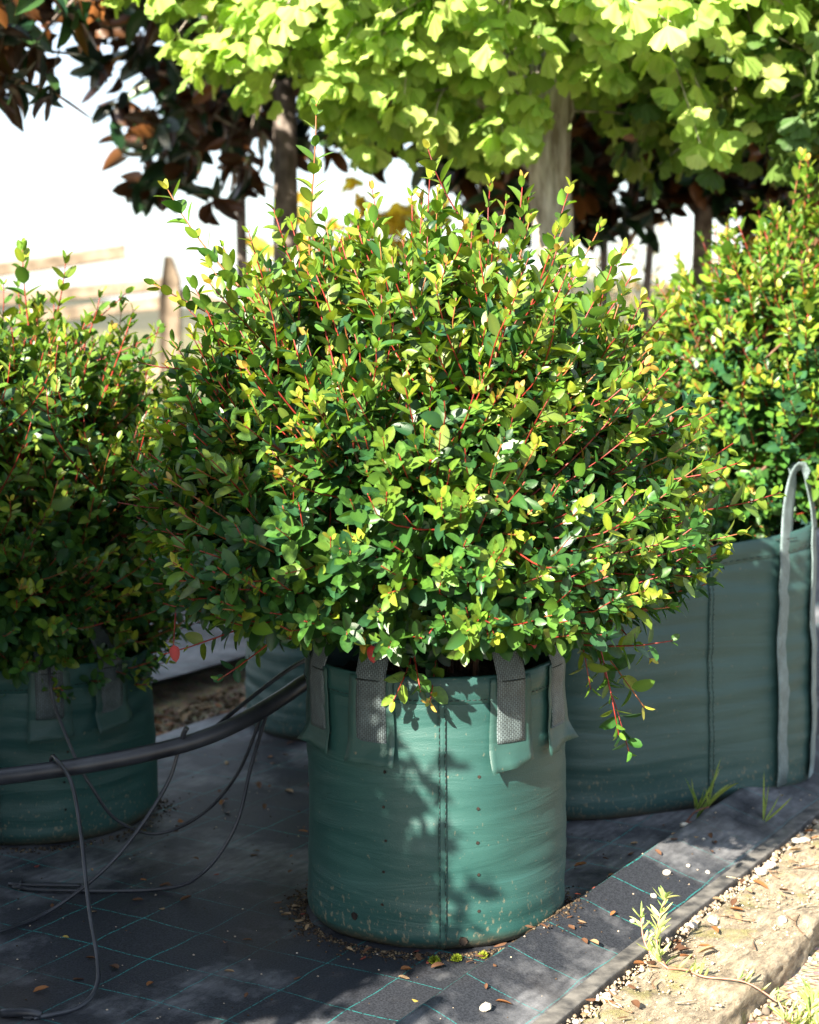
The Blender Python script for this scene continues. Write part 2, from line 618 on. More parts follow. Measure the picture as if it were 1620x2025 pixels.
def bar_mesh(name, path, w, h, mats, round_=0.006, jit=0.0, seed=0, sub=8):
    """rounded rectangular bar swept along a path (z up)"""
    path = np.asarray(path, float)
    prof = []
    for cx, cy, a0 in ((w / 2 - round_, h - round_, 0), (-w / 2 + round_, h - round_, 90), (-w / 2 + round_, round_, 180), (w / 2 - round_, round_, 270)):
        for k in range(4):
            a = math.radians(a0 + 30 * k)
            prof.append((cx + round_ * math.cos(a), cy + round_ * math.sin(a)))
    full = []
    for i_ in range(len(prof)):
        p_, q_ = np.array(prof[i_]), np.array(prof[(i_ + 1) % len(prof)])
        m_ = sub if np.linalg.norm(p_ - q_) > 3 * round_ else 1
        full += [p_ + (q_ - p_) * f_ / m_ for f_ in range(m_)]
    prof = np.array(full)
    T = norm(np.gradient(path, axis=0))
    S = norm(np.cross(T, np.array([0, 0, 1.0])))
    n, k = len(path), len(prof)
    v = path[:, None, :] + S[:, None, :] * prof[None, :, 0, None] + np.array([0, 0, 1.0]) * prof[None, :, 1, None]
    v = v.reshape(-1, 3)
    if jit:
        for i in range(len(v)):
            v[i] += np.array([nz(*(v[i] * 9 + seed)), nz(*(v[i] * 9 + 31 + seed)), nz(*(v[i] * 9 + 77 + seed))]) * jit
            v[i] += np.array([nz(*(v[i] * 40 + seed)), nz(*(v[i] * 40 + 31 + seed)), nz(*(v[i] * 40 + 77 + seed))]) * jit * 0.45
    i = np.arange(n - 1)[:, None] * k
    j = np.arange(k)[None, :]
    q = np.stack([i + j, i + (j + 1) % k, i + k + (j + 1) % k, i + k + j], -1).reshape(-1, 4)
    mb = MB()
    c0, c1 = v[:k].mean(0), v[-k:].mean(0)
    vv = np.vstack([v, c0, c1])
    t = [(len(v), (s + 1) % k, s) for s in range(k)] + [(len(v) + 1, (n - 1) * k + s, (n - 1) * k + (s + 1) % k) for s in range(k)]
    return build_mesh(name, vv, np.array(t), q[:, ::-1], True, mats=mats)


# edging strip that holds the mat down (top a little above the mat)
pth = [np.append(local_to_row(a, -1.238 + 0.005 * nz(a, 0, 0, 1.5)), -0.047 + 0.003 * nz(a, 3, 0, 2.0)) for a in np.arange(-1.4, 9.5, 0.05)]
edging = add('mat_edging', bar_mesh('mat_edging', pth, 0.036, 0.050, [M['edging']], 0.003, 0.0012))
tag(edging, 'scuffed dark edging strip pinning the weed mat along the gravel path', 'edging')


def sleeper_mat():
    m, nt, out = new_mat('weathered_sleeper')
    tc = N_(nt, 'ShaderNodeTexCoord')
    ob = tc.outputs['Object']
    mp = N_(nt, 'ShaderNodeMapping')
    mp.inputs['Rotation'].default_value = (0, 0, -math.atan2(U[1], U[0]))
    mp2 = N_(nt, 'ShaderNodeMapping')
    mp2.inputs['Scale'].default_value = (0.35, 1.0, 1.0)
    L_(nt, ob, mp.inputs[0])
    L_(nt, mp.outputs[0], mp2.inputs[0])
    n1 = N_(nt, 'ShaderNodeTexNoise', Scale=75.0, Detail=10.0, Roughness=0.72)
    L_(nt, mp2.outputs[0], n1.inputs['Vector'])
    n2 = N_(nt, 'ShaderNodeTexNoise', Scale=7.0, Detail=6.0, Roughness=0.6)
    L_(nt, ob, n2.inputs['Vector'])
    c = ramp(nt, n1.outputs[0], [(0.33, (0.10, 0.08, 0.055)), (0.5, (0.28, 0.23, 0.16)), (0.68, (0.45, 0.40, 0.30))])
    moss = ramp(nt, math_(nt, 'ADD', n2.outputs[0], math_(nt, 'MULTIPLY', n1.outputs[0], 0.25)), [(0.69, 0.0), (0.77, 0.75)])
    c = mixc(nt, moss, c, (0.19, 0.18, 0.055))
    p = N_(nt, 'ShaderNodeBsdfPrincipled', Roughness=0.95)
    L_(nt, c, p.inputs['Base Color'])
    bp = N_(nt, 'ShaderNodeBump', Strength=1.0, Distance=0.012)
    L_(nt, n1.outputs[0], bp.inputs['Height'])
    L_(nt, bp.outputs[0], p.inputs['Normal'])
    L_(nt, p.outputs[0], out.inputs[0])
    return m


M['sleeper'] = sleeper_mat()
for k, (a0, a1) in enumerate(((-0.4, 2.02), (2.05, 4.62), (4.66, 7.1))):
    pth = [np.append(local_to_row(a, -1.085 + 0.01 * nz(a, 1, 0, 1.1)), -0.082 + 0.003 * nz(a, 5, 0, 2.0)) for a in np.arange(a0, a1, 0.018)]
    o = add('sleeper', bar_mesh('sleeper', pth, 0.205, 0.088, [M['sleeper']], 0.010, 0.013, k * 13, 18))
    tag(o, ['weathered mossy sleeper down the row beside the wooden stakes',
            'weathered mossy sleeper with a trailing weed beside the weed mat edging',
            'weathered sleeper farther along the gravel path beyond the largest green bag'][k], 'sleeper')

# far hills
hv, hq = grid_sheet(np.linspace(-220, 220, 60), np.linspace(90, 260, 24),
                    lambda x, y: -1.0 + max(0, math.sin(max(0, min(1, (y - 90) / 150)) * math.pi / 2)) * (4.5 + 3.5 * nz(x, 0, 0, 0.02) + 1.5 * nz(x, y, 0, 0.06)))
hills = add('hills', build_mesh('hills', hv, None, hq, True, mats=[noise_mat('far_hills', (0.035, 0.045, 0.028), (0.10, 0.092, 0.06), 0.09, 0.95, 0)]))
tag(hills, kind='structure')


# ------------------------------------------------------------------ leaves
def leaf_template(wid=0.5, obov=0.0, fold=0.10, droop=0.10, rows=4, tipk=1.0):
    """x along, y across (1 = half width of whole leaf length 1), z normal"""
    v, c = [(0, 0, 0)], [0.5]
    for r in range(1, rows + 1):
        t = r / (rows + 1)
        s = t ** (0.75 + obov)
        w = wid * 0.5 * math.sin(math.pi * s) ** 0.54
        z = -droop * t * t
        v += [(t, -w, z + fold * w * 2), (t, 0, z), (t, w, z + fold * w * 2)]
        c += [0.0, 1.0, 0.0]
    v.append((tipk, 0, -droop))
    c.append(0.3)
    q, t = [], [(0, 2, 1), (0, 3, 2)]
    for r in range(rows - 1):
        a = 1 + 3 * r
        q += [(a, a + 1, a + 4, a + 3), (a + 1, a + 2, a + 5, a + 4)]
    a = 1 + 3 * (rows - 1)
    t += [(a, a + 1, 3 * rows + 1), (a + 1, a + 2, 3 * rows + 1)]
    return np.array(v, float), np.array(q, int), np.array(t, int), np.array(c)


def ginkgo_template(seed=0):
    rnd = random.Random(seed)
    n = 13
    v = [(0, 0, 0)]
    ang = [math.radians(-66 + 132 * k / (n - 1)) for k in range(n)]
    fo = rnd.uniform(-0.1, 0.16)
    for rr in (0.55, 1.0):
        for k, a in enumerate(ang):
            r = rr
            if rr == 1.0:
                r *= 0.97 + rnd.uniform(-0.04, 0.04) + (0.025 if k % 2 else -0.025)
                if k == n // 2:
                    r *= rnd.choice((0.62, 0.75, 0.95))
                if k in (0, n - 1):
                    r *= 0.86
            z = 0.07 * math.sin(k * 1.9 + seed) * rr + fo * abs(math.sin(a)) * rr - 0.16 * rr * rr
            v.append((r * math.cos(a), r * math.sin(a), z))
    t = [(0, 1 + k, 2 + k) for k in range(n - 1)]
    q = [(1 + k, 1 + n + k, 2 + n + k, 2 + k) for k in range(n - 1)]
    b = len(v)
    v += [(-0.55, 0.0, 0.10), (0.0, 0.02, 0.0), (0.0, -0.02, 0.0)]
    t.append((b, b + 2, b + 1))
    c = [0.6] + [0.35 if k % 2 else 0.05 for k in range(n)] + [0.25 if k % 2 else 0.0 for k in range(n)] + [1, 1, 1]
    return np.array(v, float), np.array(q, int), np.array(t, int), np.array(c)


def two_sided(tmpl, gap=0.006):
    v, q, t, c = tmpl
    n = len(v)
    v2 = v.copy()
    v2[:, 2] -= gap
    vv = np.vstack([v, v2])
    return vv, np.vstack([q, q[:, ::-1] + n]), np.vstack([t, t[:, ::-1] + n]), np.concatenate([c, -np.ones(n)])


class Leaves:
    """leaf frames gathered in numpy; written as single leaf objects (largest seen) and one joined mesh"""

    def __init__(self):
        self.p, self.d, self.n, self.s, self.w, self.c, self.k = [], [], [], [], [], [], []

    def add(self, p, d, n, s, w, c, k=0):
        self.p.append(p)
        self.d.append(d)
        self.n.append(n)
        self.s.append(s)
        self.w.append(w)
        self.c.append(c)
        self.k.append(k)

    def frames(self):
        p = np.array(self.p)
        d = norm(np.array(self.d))
        n = np.array(self.n)
        n = norm(n - (n * d).sum(1, keepdims=True) * d + 1e-6)
        s = np.cross(n, d)
        return p, d, s, n, np.array(self.s), np.array(self.w), np.array(self.c), np.array(self.k)

    def write(self, parent, tmpls, material, under=None, singles=300, rib=(1.5, 1.4, 1.2), foliage='foliage', leaf='leaf', leaf_parent=None, worldloc=None, rz=0.0):
        p, d, s, n, sz, w, c, k = self.frames()
        N = len(p)
        R = np.array([[math.cos(rz), -math.sin(rz), 0], [math.sin(rz), math.cos(rz), 0], [0, 0, 1]])
        chosen = np.zeros(N, bool)
        if singles:
            cen = p + d * sz[:, None] * 0.5
            wc = cen @ R.T + (np.array(worldloc) if worldloc is not None else np.array(parent.location))
            px, py, dep = project(wc)
            view = norm(wc - CAM)
            area = sz ** 2 * w * np.abs(((n @ R.T) * view).sum(1)) / dep ** 2
            ins = (px > 0) & (px < 1620) & (py > 0) & (py < 2025) & (dep > 0.5)
            cell = 26
            key = np.where(ins, (px // cell).astype(int) * 1000 + (py // cell).astype(int), -1)
            order = np.argsort(dep)
            seen, vis = set(), []
            for i in order:
                kk = key[i]
                if kk < 0 or kk in seen:
                    continue
                seen.add(kk)
                vis.append(i)
            vis = sorted(vis, key=lambda i: -area[i])[:singles]
            chosen[vis] = True
        # single leaves: share a handful of meshes by template and colour class
        cache = {}
        for i in np.nonzero(chosen)[0]:
            lum = int(min(9, c[i].sum() / 0.06))
            hue = int(min(4, 5 * c[i][0] / max(c[i][1], 1e-3) / 1.2))
            kk = (int(k[i]), lum, hue)
            if kk not in cache:
                tv, tq, tt, tc = tmpls[int(k[i])]
                cache[kk] = build_mesh(leaf, tv, tt, tq, True, self.vcol(c[i], tc, rib, under), mats=[material])
            o = bpy.data.objects.new(leaf, cache[kk])
            m = Matrix(np.column_stack([d[i] * sz[i], s[i] * sz[i] * w[i], n[i] * sz[i], p[i]]).tolist() + [[0, 0, 0, 1]])
            o.parent = leaf_parent or parent
            o.matrix_local = m
            o.matrix_basis = m
            col.objects.link(o)
        mb = MB()
        for kk in range(len(tmpls)):
            tv, tq, tt, tc = tmpls[kk]
            idx = np.nonzero((k == kk) & ~chosen)[0]
            if not len(idx):
                continue
            V3 = (p[idx][:, None, :] + sz[idx][:, None, None] * (tv[None, :, 0, None] * d[idx][:, None, :]
                  + tv[None, :, 1, None] * (w[idx][:, None, None]) * s[idx][:, None, :] + tv[None, :, 2, None] * n[idx][:, None, :]))
            nv = len(tv)
            off = (np.arange(len(idx)) * nv)[:, None, None]
            C = self.vcol_many(c[idx], tc, rib, under)
            mb.put(V3.reshape(-1, 3), (tq[None] + off).reshape(-1, 4), (tt[None] + off).reshape(-1, 3), C.reshape(-1, 3))
        me = mb.mesh(foliage, [material])
        if leaf_parent is not None:
            return me
        fo = add(foliage, me, parent)
        tag(fo, kind='stuff')
        return fo

    @staticmethod
    def vcol(c, tc, rib, under):
        return Leaves.vcol_many(np.array([c]), tc, rib, under)[0]

    @staticmethod
    def vcol_many(c, tc, rib, under):
        f = np.clip(tc, 0, 1)[None, :, None]
        C = c[:, None, :] * (1 + f * (np.array(rib) - 1)[None, None, :])
        if under is not None:
            lo = (tc < -0.5)[None, :, None]
            C = np.where(lo, np.array(under)[None, None, :] * (0.30 + 22 * np.maximum(0, c[:, None, 1:2] - 0.05)), C)
        return np.clip(C, 0, 1)


# ------------------------------------------------------------------ bagged shrubs
SHRUB_T = [leaf_template(1.0, f_[0], f_[1], f_[2], 5) for f_ in ((0.12, 0.08, 0.06), (0.0, 0.05, 0.12), (0.22, 0.12, 0.02), (0.1, 0.03, -0.06), (-0.05, 0.16, 0.18), (0.3, 0.07, 0.10))]
MATURE = np.array([[0.017, 0.060, 0.018], [0.024, 0.080, 0.018], [0.036, 0.106, 0.019], [0.018, 0.068, 0.028], [0.050, 0.130, 0.020]])
YOUNG = np.array([[0.12, 0.215, 0.022], [0.18, 0.25, 0.027], [0.085, 0.18, 0.02]])
TIP = np.array([[0.24, 0.26, 0.04], [0.29, 0.21, 0.05], [0.20, 0.27, 0.04]])


def bezier(a, b, c, d, n):
    t = np.linspace(0, 1, n)[:, None]
    return a * (1 - t) ** 3 + 3 * b * t * (1 - t) ** 2 + 3 * c * t * t * (1 - t) + d * t ** 3


def make_shrub(name, loc, prof, lean, base_z, n_twigs, seed, shoots=(), leaf=0.0405, dark=1.0, singles=300, n_main=30, spread=0.12, red=(), label='', group=None, young=1.0):
    """prof: [(z, radius)...] envelope about an axis that drifts by lean=(x, y) at height; local coordinates"""
    rs = np.random.RandomState(seed)
    root = empty(name, loc)
    tag(root, label, 'shrub', group)
    pz = np.array([a for a, b in prof])
    pr = np.array([b for a, b in prof])
    ztop, zbot = pz[-1], pz[0]
    wloc = np.array(loc, float)

    def axis(z):
        f = np.clip((z - base_z) / max(0.35 * (ztop - base_z), 0.01), 0, 1)
        return np.array([lean[0] * f, lean[1] * f, 0.0])

    def rad(z, th):
        r = np.interp(z, pz, pr)
        return r * (1 + 0.10 * nz(math.cos(th) * 1.6 + seed, math.sin(th) * 1.6, z * 2.6) + 0.08 * nz(math.cos(th) * 4 + seed, math.sin(th) * 4, z * 6))
    # main stems
    mains, nodes, owner = [], [], []
    for i in range(n_main):
        th = rs.uniform(0, 2 * math.pi)
        f = rs.uniform(0.15, 0.95) ** 0.8
        zt = zbot + (ztop - zbot) * (0.93 - 0.75 * f * f + rs.uniform(-0.08, 0.05))
        r = rad(zt, th) * min(0.82, f)
        end = axis(zt) + np.array([r * math.cos(th), r * math.sin(th), zt])
        b0 = np.array([rs.normal(0, spread * 0.35), rs.normal(0, spread * 0.35), base_z - 0.05])
        mid = b0 + np.array([math.cos(th), math.sin(th), 0]) * r * 0.28 + np.array([0, 0, (zt - base_z) * 0.5 + 0.06])
        path = bezier(b0, b0 * 0.4 + mid * 0.6, mid, end, 12)
        path[1:-1] += rs.normal(0, 0.006, (10, 3))
        mains.append([path])
        for k in range(2, 12):
            nodes.append(path[k])
            owner.append((i, k))
    nodes = np.array(nodes)
    LV = Leaves()
    # twig tips
    tips = []
    tries = 0

    def hf(z):
        return (z - zbot) / (ztop - zbot)

    Rm = pr.max() * 1.15
    while len(tips) < n_twigs and tries < 200000:
        tries += 1
        z = rs.uniform(zbot - 0.02, ztop + 0.03)
        x, y = rs.uniform(-Rm, Rm, 2)
        rho, th = math.hypot(x, y), math.atan2(y, x)
        R = rad(min(max(z, zbot), ztop), th)
        if rho > R:
            continue
        depth = min(R - rho, (ztop + 0.03 - z) * 0.9)
        if hf(z) > 0.35 and depth < 0.05 and rs.rand() < (0.30 if hf(z) < 0.6 else 0.55):
            q0 = axis(z) + np.array([x, y, z])
            dd0 = norm(np.array([x, y, 0.9 * (z - zbot)]) + np.array([0, 0, 0.12]))
            tips.append((q0 + dd0 * rs.uniform(0.0, 0.07), 0.0, 1, tuple(dd0 + rs.normal(0, 0.10, 3))))
            continue
        keep = 1.0 if depth < 0.10 else (0.55 if depth < 0.20 else 0.16)
        if rs.rand() > keep * (1.0 if hf(z) < 0.6 else 0.72):
            continue
        tips.append((axis(z) + np.array([x, y, z]), depth, 0, None))
    for sh in shoots:
        tips.append((np.array(sh[:3], float), 0.0, 1, sh[3] if len(sh) > 3 else None))
    zc = zbot + 0.02 * (ztop - zbot)
    for P, depth, shoot, sdir in tips:
        ax = axis(P[2])
        o = P - ax - np.array([0, 0, zc])
        o[:2] /= max(pr.max(), 0.05)
        o[2] /= (ztop - zbot)
        od = norm(o)
        hfrac = (P[2] - zbot) / (ztop - zbot)
        up = 0.22 + 0.30 * hfrac
        if hfrac < 0.22:
            up = 0.05 + 1.6 * hfrac
        di = norm(od * 0.95 + np.array([0, 0, up]) + rs.normal(0, 0.17, 3))
        if shoot:
            di = norm(np.array(sdir)) if sdir is not None else norm(od * 0.7 + np.array([0, 0, 0.9]) + rs.normal(0, 0.08, 3))
        L = rs.uniform(0.28, 0.40) if shoot else rs.uniform(0.15, 0.30)
        S = P - di * L
        dd = np.linalg.norm(nodes - S, axis=1) + 0.35 * np.maximum(0, nodes[:, 2] - S[2] - 0.02)
        j = int(np.argmin(dd))
        Q = nodes[j]
        i, kk = owner[j]
        mdir = norm(mains[i][0][min(kk + 1, 11)] - mains[i][0][kk - 1])
        lenq = np.linalg.norm(P - Q)
        path = bezier(Q, Q + mdir * lenq * 0.25, P - di * lenq * 0.45, P, 10 if shoot else 8)
        mains[i].append((path, shoot))
        seg = np.linalg.norm(np.diff(path, axis=0), axis=1)
        cum = np.concatenate([[0], np.cumsum(seg)])
        tot = cum[-1]
        leafy = min(tot * 0.92, 0.34 if shoot else 0.26)
        s_, pair = 0.004, 0
        rot = rs.uniform(0, math.pi)
        vig = rs.uniform(0.85, 1.15)
        newgrowth = rs.rand() / (0.40 + 1.0 * max(0.0, min(1.0, hfrac)) + (0.5 if shoot else 0))
        asc = 0.35 + 0.75 * max(0.0, min(1.0, hfrac))
        while s_ < leafy:
            pos = np.array([np.interp(tot - s_, cum, path[:, a]) for a in range(3)])
            b = np.array([np.interp(tot - s_ - 0.006, cum, path[:, a]) for a in range(3)])
            tw = norm(pos - b + 1e-9)
            a0 = norm(np.cross(tw, np.array([0.2, 0.1, 1.0]) if abs(tw[2]) < 0.9 else np.array([1.0, 0, 0])))
            b0 = np.cross(tw, a0)
            ang = rot + pair * math.pi / 2 + rs.normal(0, 0.2)
            tipf = s_ / leafy
            size = leaf * vig * (0.50 + 0.55 * min(1, s_ / 0.055)) * rs.uniform(0.72, 1.18)
            if s_ < 0.045 and newgrowth < 0.45 * young:
                cl = TIP[rs.randint(3)] if (s_ < 0.016 and newgrowth < 0.2 * young) else YOUNG[rs.randint(3)]
            elif s_ < 0.09 and newgrowth < 0.6 * young:
                cl = 0.5 * YOUNG[rs.randint(3)] + 0.5 * MATURE[rs.randint(5)]
            else:
                cl = MATURE[rs.randint(5)]
                if hfrac > 0.5 and rs.rand() < 1.7 * (hfrac - 0.5) * young:
                    cl = 0.45 * cl + 0.55 * YOUNG[rs.randint(3)]
            cl = cl * rs.uniform(0.8, 1.25) * dark
            for sgn in (1, -1):
                if rs.rand() < 0.06:
                    continue
                rad_ = (a0 * math.cos(ang) + b0 * math.sin(ang)) * sgn
                sp = rs.uniform(0.45, 0.75) if s_ < 0.02 else rs.uniform(0.95, 1.6)
                ld = norm(rad_ * sp + tw * (rs.uniform(0.25, 0.75) + asc * rs.uniform(0.5, 1.0)) + rs.normal(0, 0.12, 3))
                ln = tw * 0.8 - rad_ * 0.45 + np.array([0, 0, 0.3]) + rs.normal(0, 0.36, 3)
                LV.add(pos + rad_ * 0.002, ld, ln, size * rs.uniform(0.9, 1.1), rs.uniform(0.42, 0.62), cl * rs.uniform(0.85, 1.15), rs.randint(6))
            step = rs.uniform(0.017, 0.026) * (1.35 if shoot else 1.0) * (0.55 if s_ < 0.012 else 1)
            s_ += step
            pair += 1
    for p_ in red:
        p_ = np.array(p_)
        mains[0].append((np.array([p_ + np.array([0.0, 0.05, 0.07]), p_ + np.array([0.0, 0.03, 0.05]), p_ + np.array([0.0, 0.01, 0.02]), p_]), 0))
        LV.add(p_, np.array([0.15, -0.25, -0.9]), np.array([0.1, -1.0, 0.2]), 0.033, 0.6, np.array([0.30, 0.022, 0.022]), 1)
    # write branches: every main stem with its twigs is one branch
    for i, mlist in enumerate(mains):
        mb = MB()
        mp = mlist[0]
        mb.tube(mp, np.linspace(0.0075, 0.0028, len(mp)), 5, np.linspace(0, 1, len(mp))[:, None].repeat(5, 1).reshape(-1, 1)[:, [0]] * 0 + np.array([0.10, 0.055, 0.03]) if False else np.array([0.11, 0.055, 0.03]))
        for path, shoot in mlist[1:]:
            r0 = 0.0032 if shoot else 0.0023
            cc = np.array([0.20, 0.022, 0.014]) * rs.uniform(0.55, 1.3) if rs.rand() < 0.8 else np.array([0.24, 0.085, 0.03])
            mb.tube(path, np.linspace(r0, 0.0010, len(path)), 4, cc)
        add('branch', mb.mesh('branch', [M['twig']]), root)
    fo = LV.write(root, SHRUB_T, M['shrub_leaf'], singles=singles, worldloc=wloc, rib=(1.35, 1.22, 1.1))
    return root


PROF_C = [(0.60, 0.32), (0.62, 0.45), (0.65, 0.54), (0.70, 0.58), (0.81, 0.60), (0.95, 0.56), (1.06, 0.51), (1.20, 0.46), (1.30, 0.37), (1.37, 0.22), (1.41, 0.06)]
CB = np.array([0.052, 3.36, 0.0])


def rel(pts, base):
    return [tuple(np.array(p[:3]) - base) + tuple(p[3:]) for p in pts]


SHOOTS_C = rel([(-0.18, 3.36, 1.602, (0, 0.02, 1)), (0.034, 3.3, 1.515, (-0.25, 0, 1)), (-0.471, 3.36, 1.443, (-0.5, 0, 1)), (0.317, 3.4, 1.451, (0.35, 0, 1)),
                (0.223, 3.4, 1.466, (0.12, 0, 1)), (0.70, 3.2, 0.865, (1, -0.2, 0.40)), (0.62, 3.12, 0.80, (1, -0.3, 0.35)), (0.60, 3.1, 0.93, (1, -0.3, 0.5)), (0.409, 3.1, 0.388, (0.25, -0.35, -1)), (0.436, 3.1, 0.474, (0.5, -0.5, -0.7)), (0.385, 3.07, 0.43, (0.15, -0.3, -1)), (0.45, 3.12, 0.56, (0.6, -0.5, -0.5)), (0.33, 3.05, 0.52, (0.1, -0.5, -0.8)), (0.02, 3.03, 0.52, (0.1, -0.8, -0.45)), (-0.03, 3.04, 0.50, (-0.3, -0.8, -0.4)),
                (-0.494, 3.3, 1.258, (-1, 0, 0.55)), (-0.518, 3.25, 1.109, (-1, 0, 0.3)), (-0.074, 3.4, 1.446, (-0.2, 0, 1)), (-0.355, 3.1, 0.526, (-0.6, -0.5, -0.3)),
                (0.428, 3.4, 1.329, (0.6, 0, 1)), (0.161, 3.45, 1.46), (0.395, 3.2, 1.237), (0.505, 3.3, 1.219, (0.7, 0, 0.8)), (-0.568, 3.2, 0.849, (-1, -0.2, 0.25)),
                (-0.268, 3.4, 1.407), (0.037, 3.05, 0.495, (-0.1, -0.8, -0.3)), (-0.472, 3.2, 0.554, (-1, -0.3, -0.2)), (0.175, 2.95, 0.965, (0.1, -0.5, 0.9)),
                (-0.044, 2.95, 1.096, (-0.1, -0.5, 0.9)), (0.25, 2.93, 1.03, (0.7, -0.5, 0.6)), (0.47, 3.0, 0.62, (0.8, -0.5, 0.3)), (0.33, 2.9, 0.75, (0.6, -0.7, 0.5)), (0.56, 3.15, 1.02, (1, -0.1, 0.7))], CB)
GROUP_S = 'shrubs growing in green bags'
shrub = make_shrub('leafy_shrub', tuple(CB), PROF_C, (-0.02, -0.02), 0.44, 1600, 3, SHOOTS_C, singles=300, red=((-0.122, -0.30, 0.60), (-0.50, -0.17, 0.575), (0.17, -0.28, 0.62)),
                   label='rounded glossy-leaved shrub with red stems in the four-strap bag beside the path')

LB = np.array([-0.90, 4.02, 0.0])
PROF_L = [(0.33, 0.29), (0.40, 0.37), (0.52, 0.43), (0.75, 0.46), (0.95, 0.44), (1.06, 0.41), (1.15, 0.33), (1.22, 0.2), (1.26, 0.06)]
left_shrub = make_shrub('leafy_shrub', tuple(LB), PROF_L, (-0.03, -0.05), 0.33, 1150, 11,
                        [(0.12, -0.1, 1.33, (0.1, 0, 1)), (-0.15, -0.1, 1.34, (0, 0, 1)), (0.24, 0.0, 1.25, (0.7, 0, 0.7)), (0.33, -0.1, 1.16, (0.8, 0, 0.5)), (0.02, -0.1, 1.36, (0, 0, 1))],
                        leaf=0.038, dark=1.0, young=0.9, label='darker glossy shrub in the bag behind the thick black water pipe')

RB = np.array([0.74, 4.48, 0.0])
PROF_R = [(0.62, 0.2), (0.72, 0.42), (0.90, 0.55), (1.08, 0.56), (1.2, 0.50), (1.32, 0.38), (1.45, 0.24), (1.52, 0.1), (1.56, 0.03)]
right_shrub = make_shrub('leafy_shrub', tuple(RB), PROF_R, (0.36, 0.22), 0.54, 1350, 21,
                         [(0.30, 0.12, 1.62, (0.2, 0, 1)), (0.24, 0.12, 1.45, (0.1, 0, 1)), (0.11, 0.2, 1.33, (-0.4, 0, 1)), (0.36, 0.1, 1.56, (0, 0, 1)), (-0.1, 0.2, 1.25, (-0.7, 0, 0.8))],
                         leaf=0.040, dark=1.15, young=1.0, label='bright sunlit shrub rising from the largest green bag beside the path')


# ------------------------------------------------------------------ planting bags
def bag_surface(r, h, n_exp=2.0, seed=0, wrinkle=0.004, belly=0.0, slump=0.0, rim_wave=0.0):
    def rad(th, z):
        c, s = abs(math.cos(th)), abs(math.sin(th))
        R = r / (c ** n_exp + s ** n_exp) ** (1 / n_exp)
        t = z / h
        R *= 1 + belly * math.sin(math.pi * min(max(t, 0), 1)) - 0.02 * t
        R += wrinkle * (nz(math.cos(th) * 1.3 + seed, math.sin(th) * 1.3, z * 34 + 0.5 * nz(th, z * 3, seed)) * 0.8
                        + nz(math.cos(th) * 2.3 + seed, math.sin(th) * 2.3 + 3, z * 11) * 0.9)
        R += 0.010 * nz(math.cos(th) * 1.5, math.sin(th) * 1.5 + seed, z * 3.0)
        if z < 0.035:
            R -= 0.022 * ((0.035 - z) / 0.035) ** 2.2
        return R

    def top(th):
        return h + rim_wave * nz(math.cos(th) * 1.4 + seed * 3.1, math.sin(th) * 1.4, 0) + slump * math.sin(th)
    return rad, top


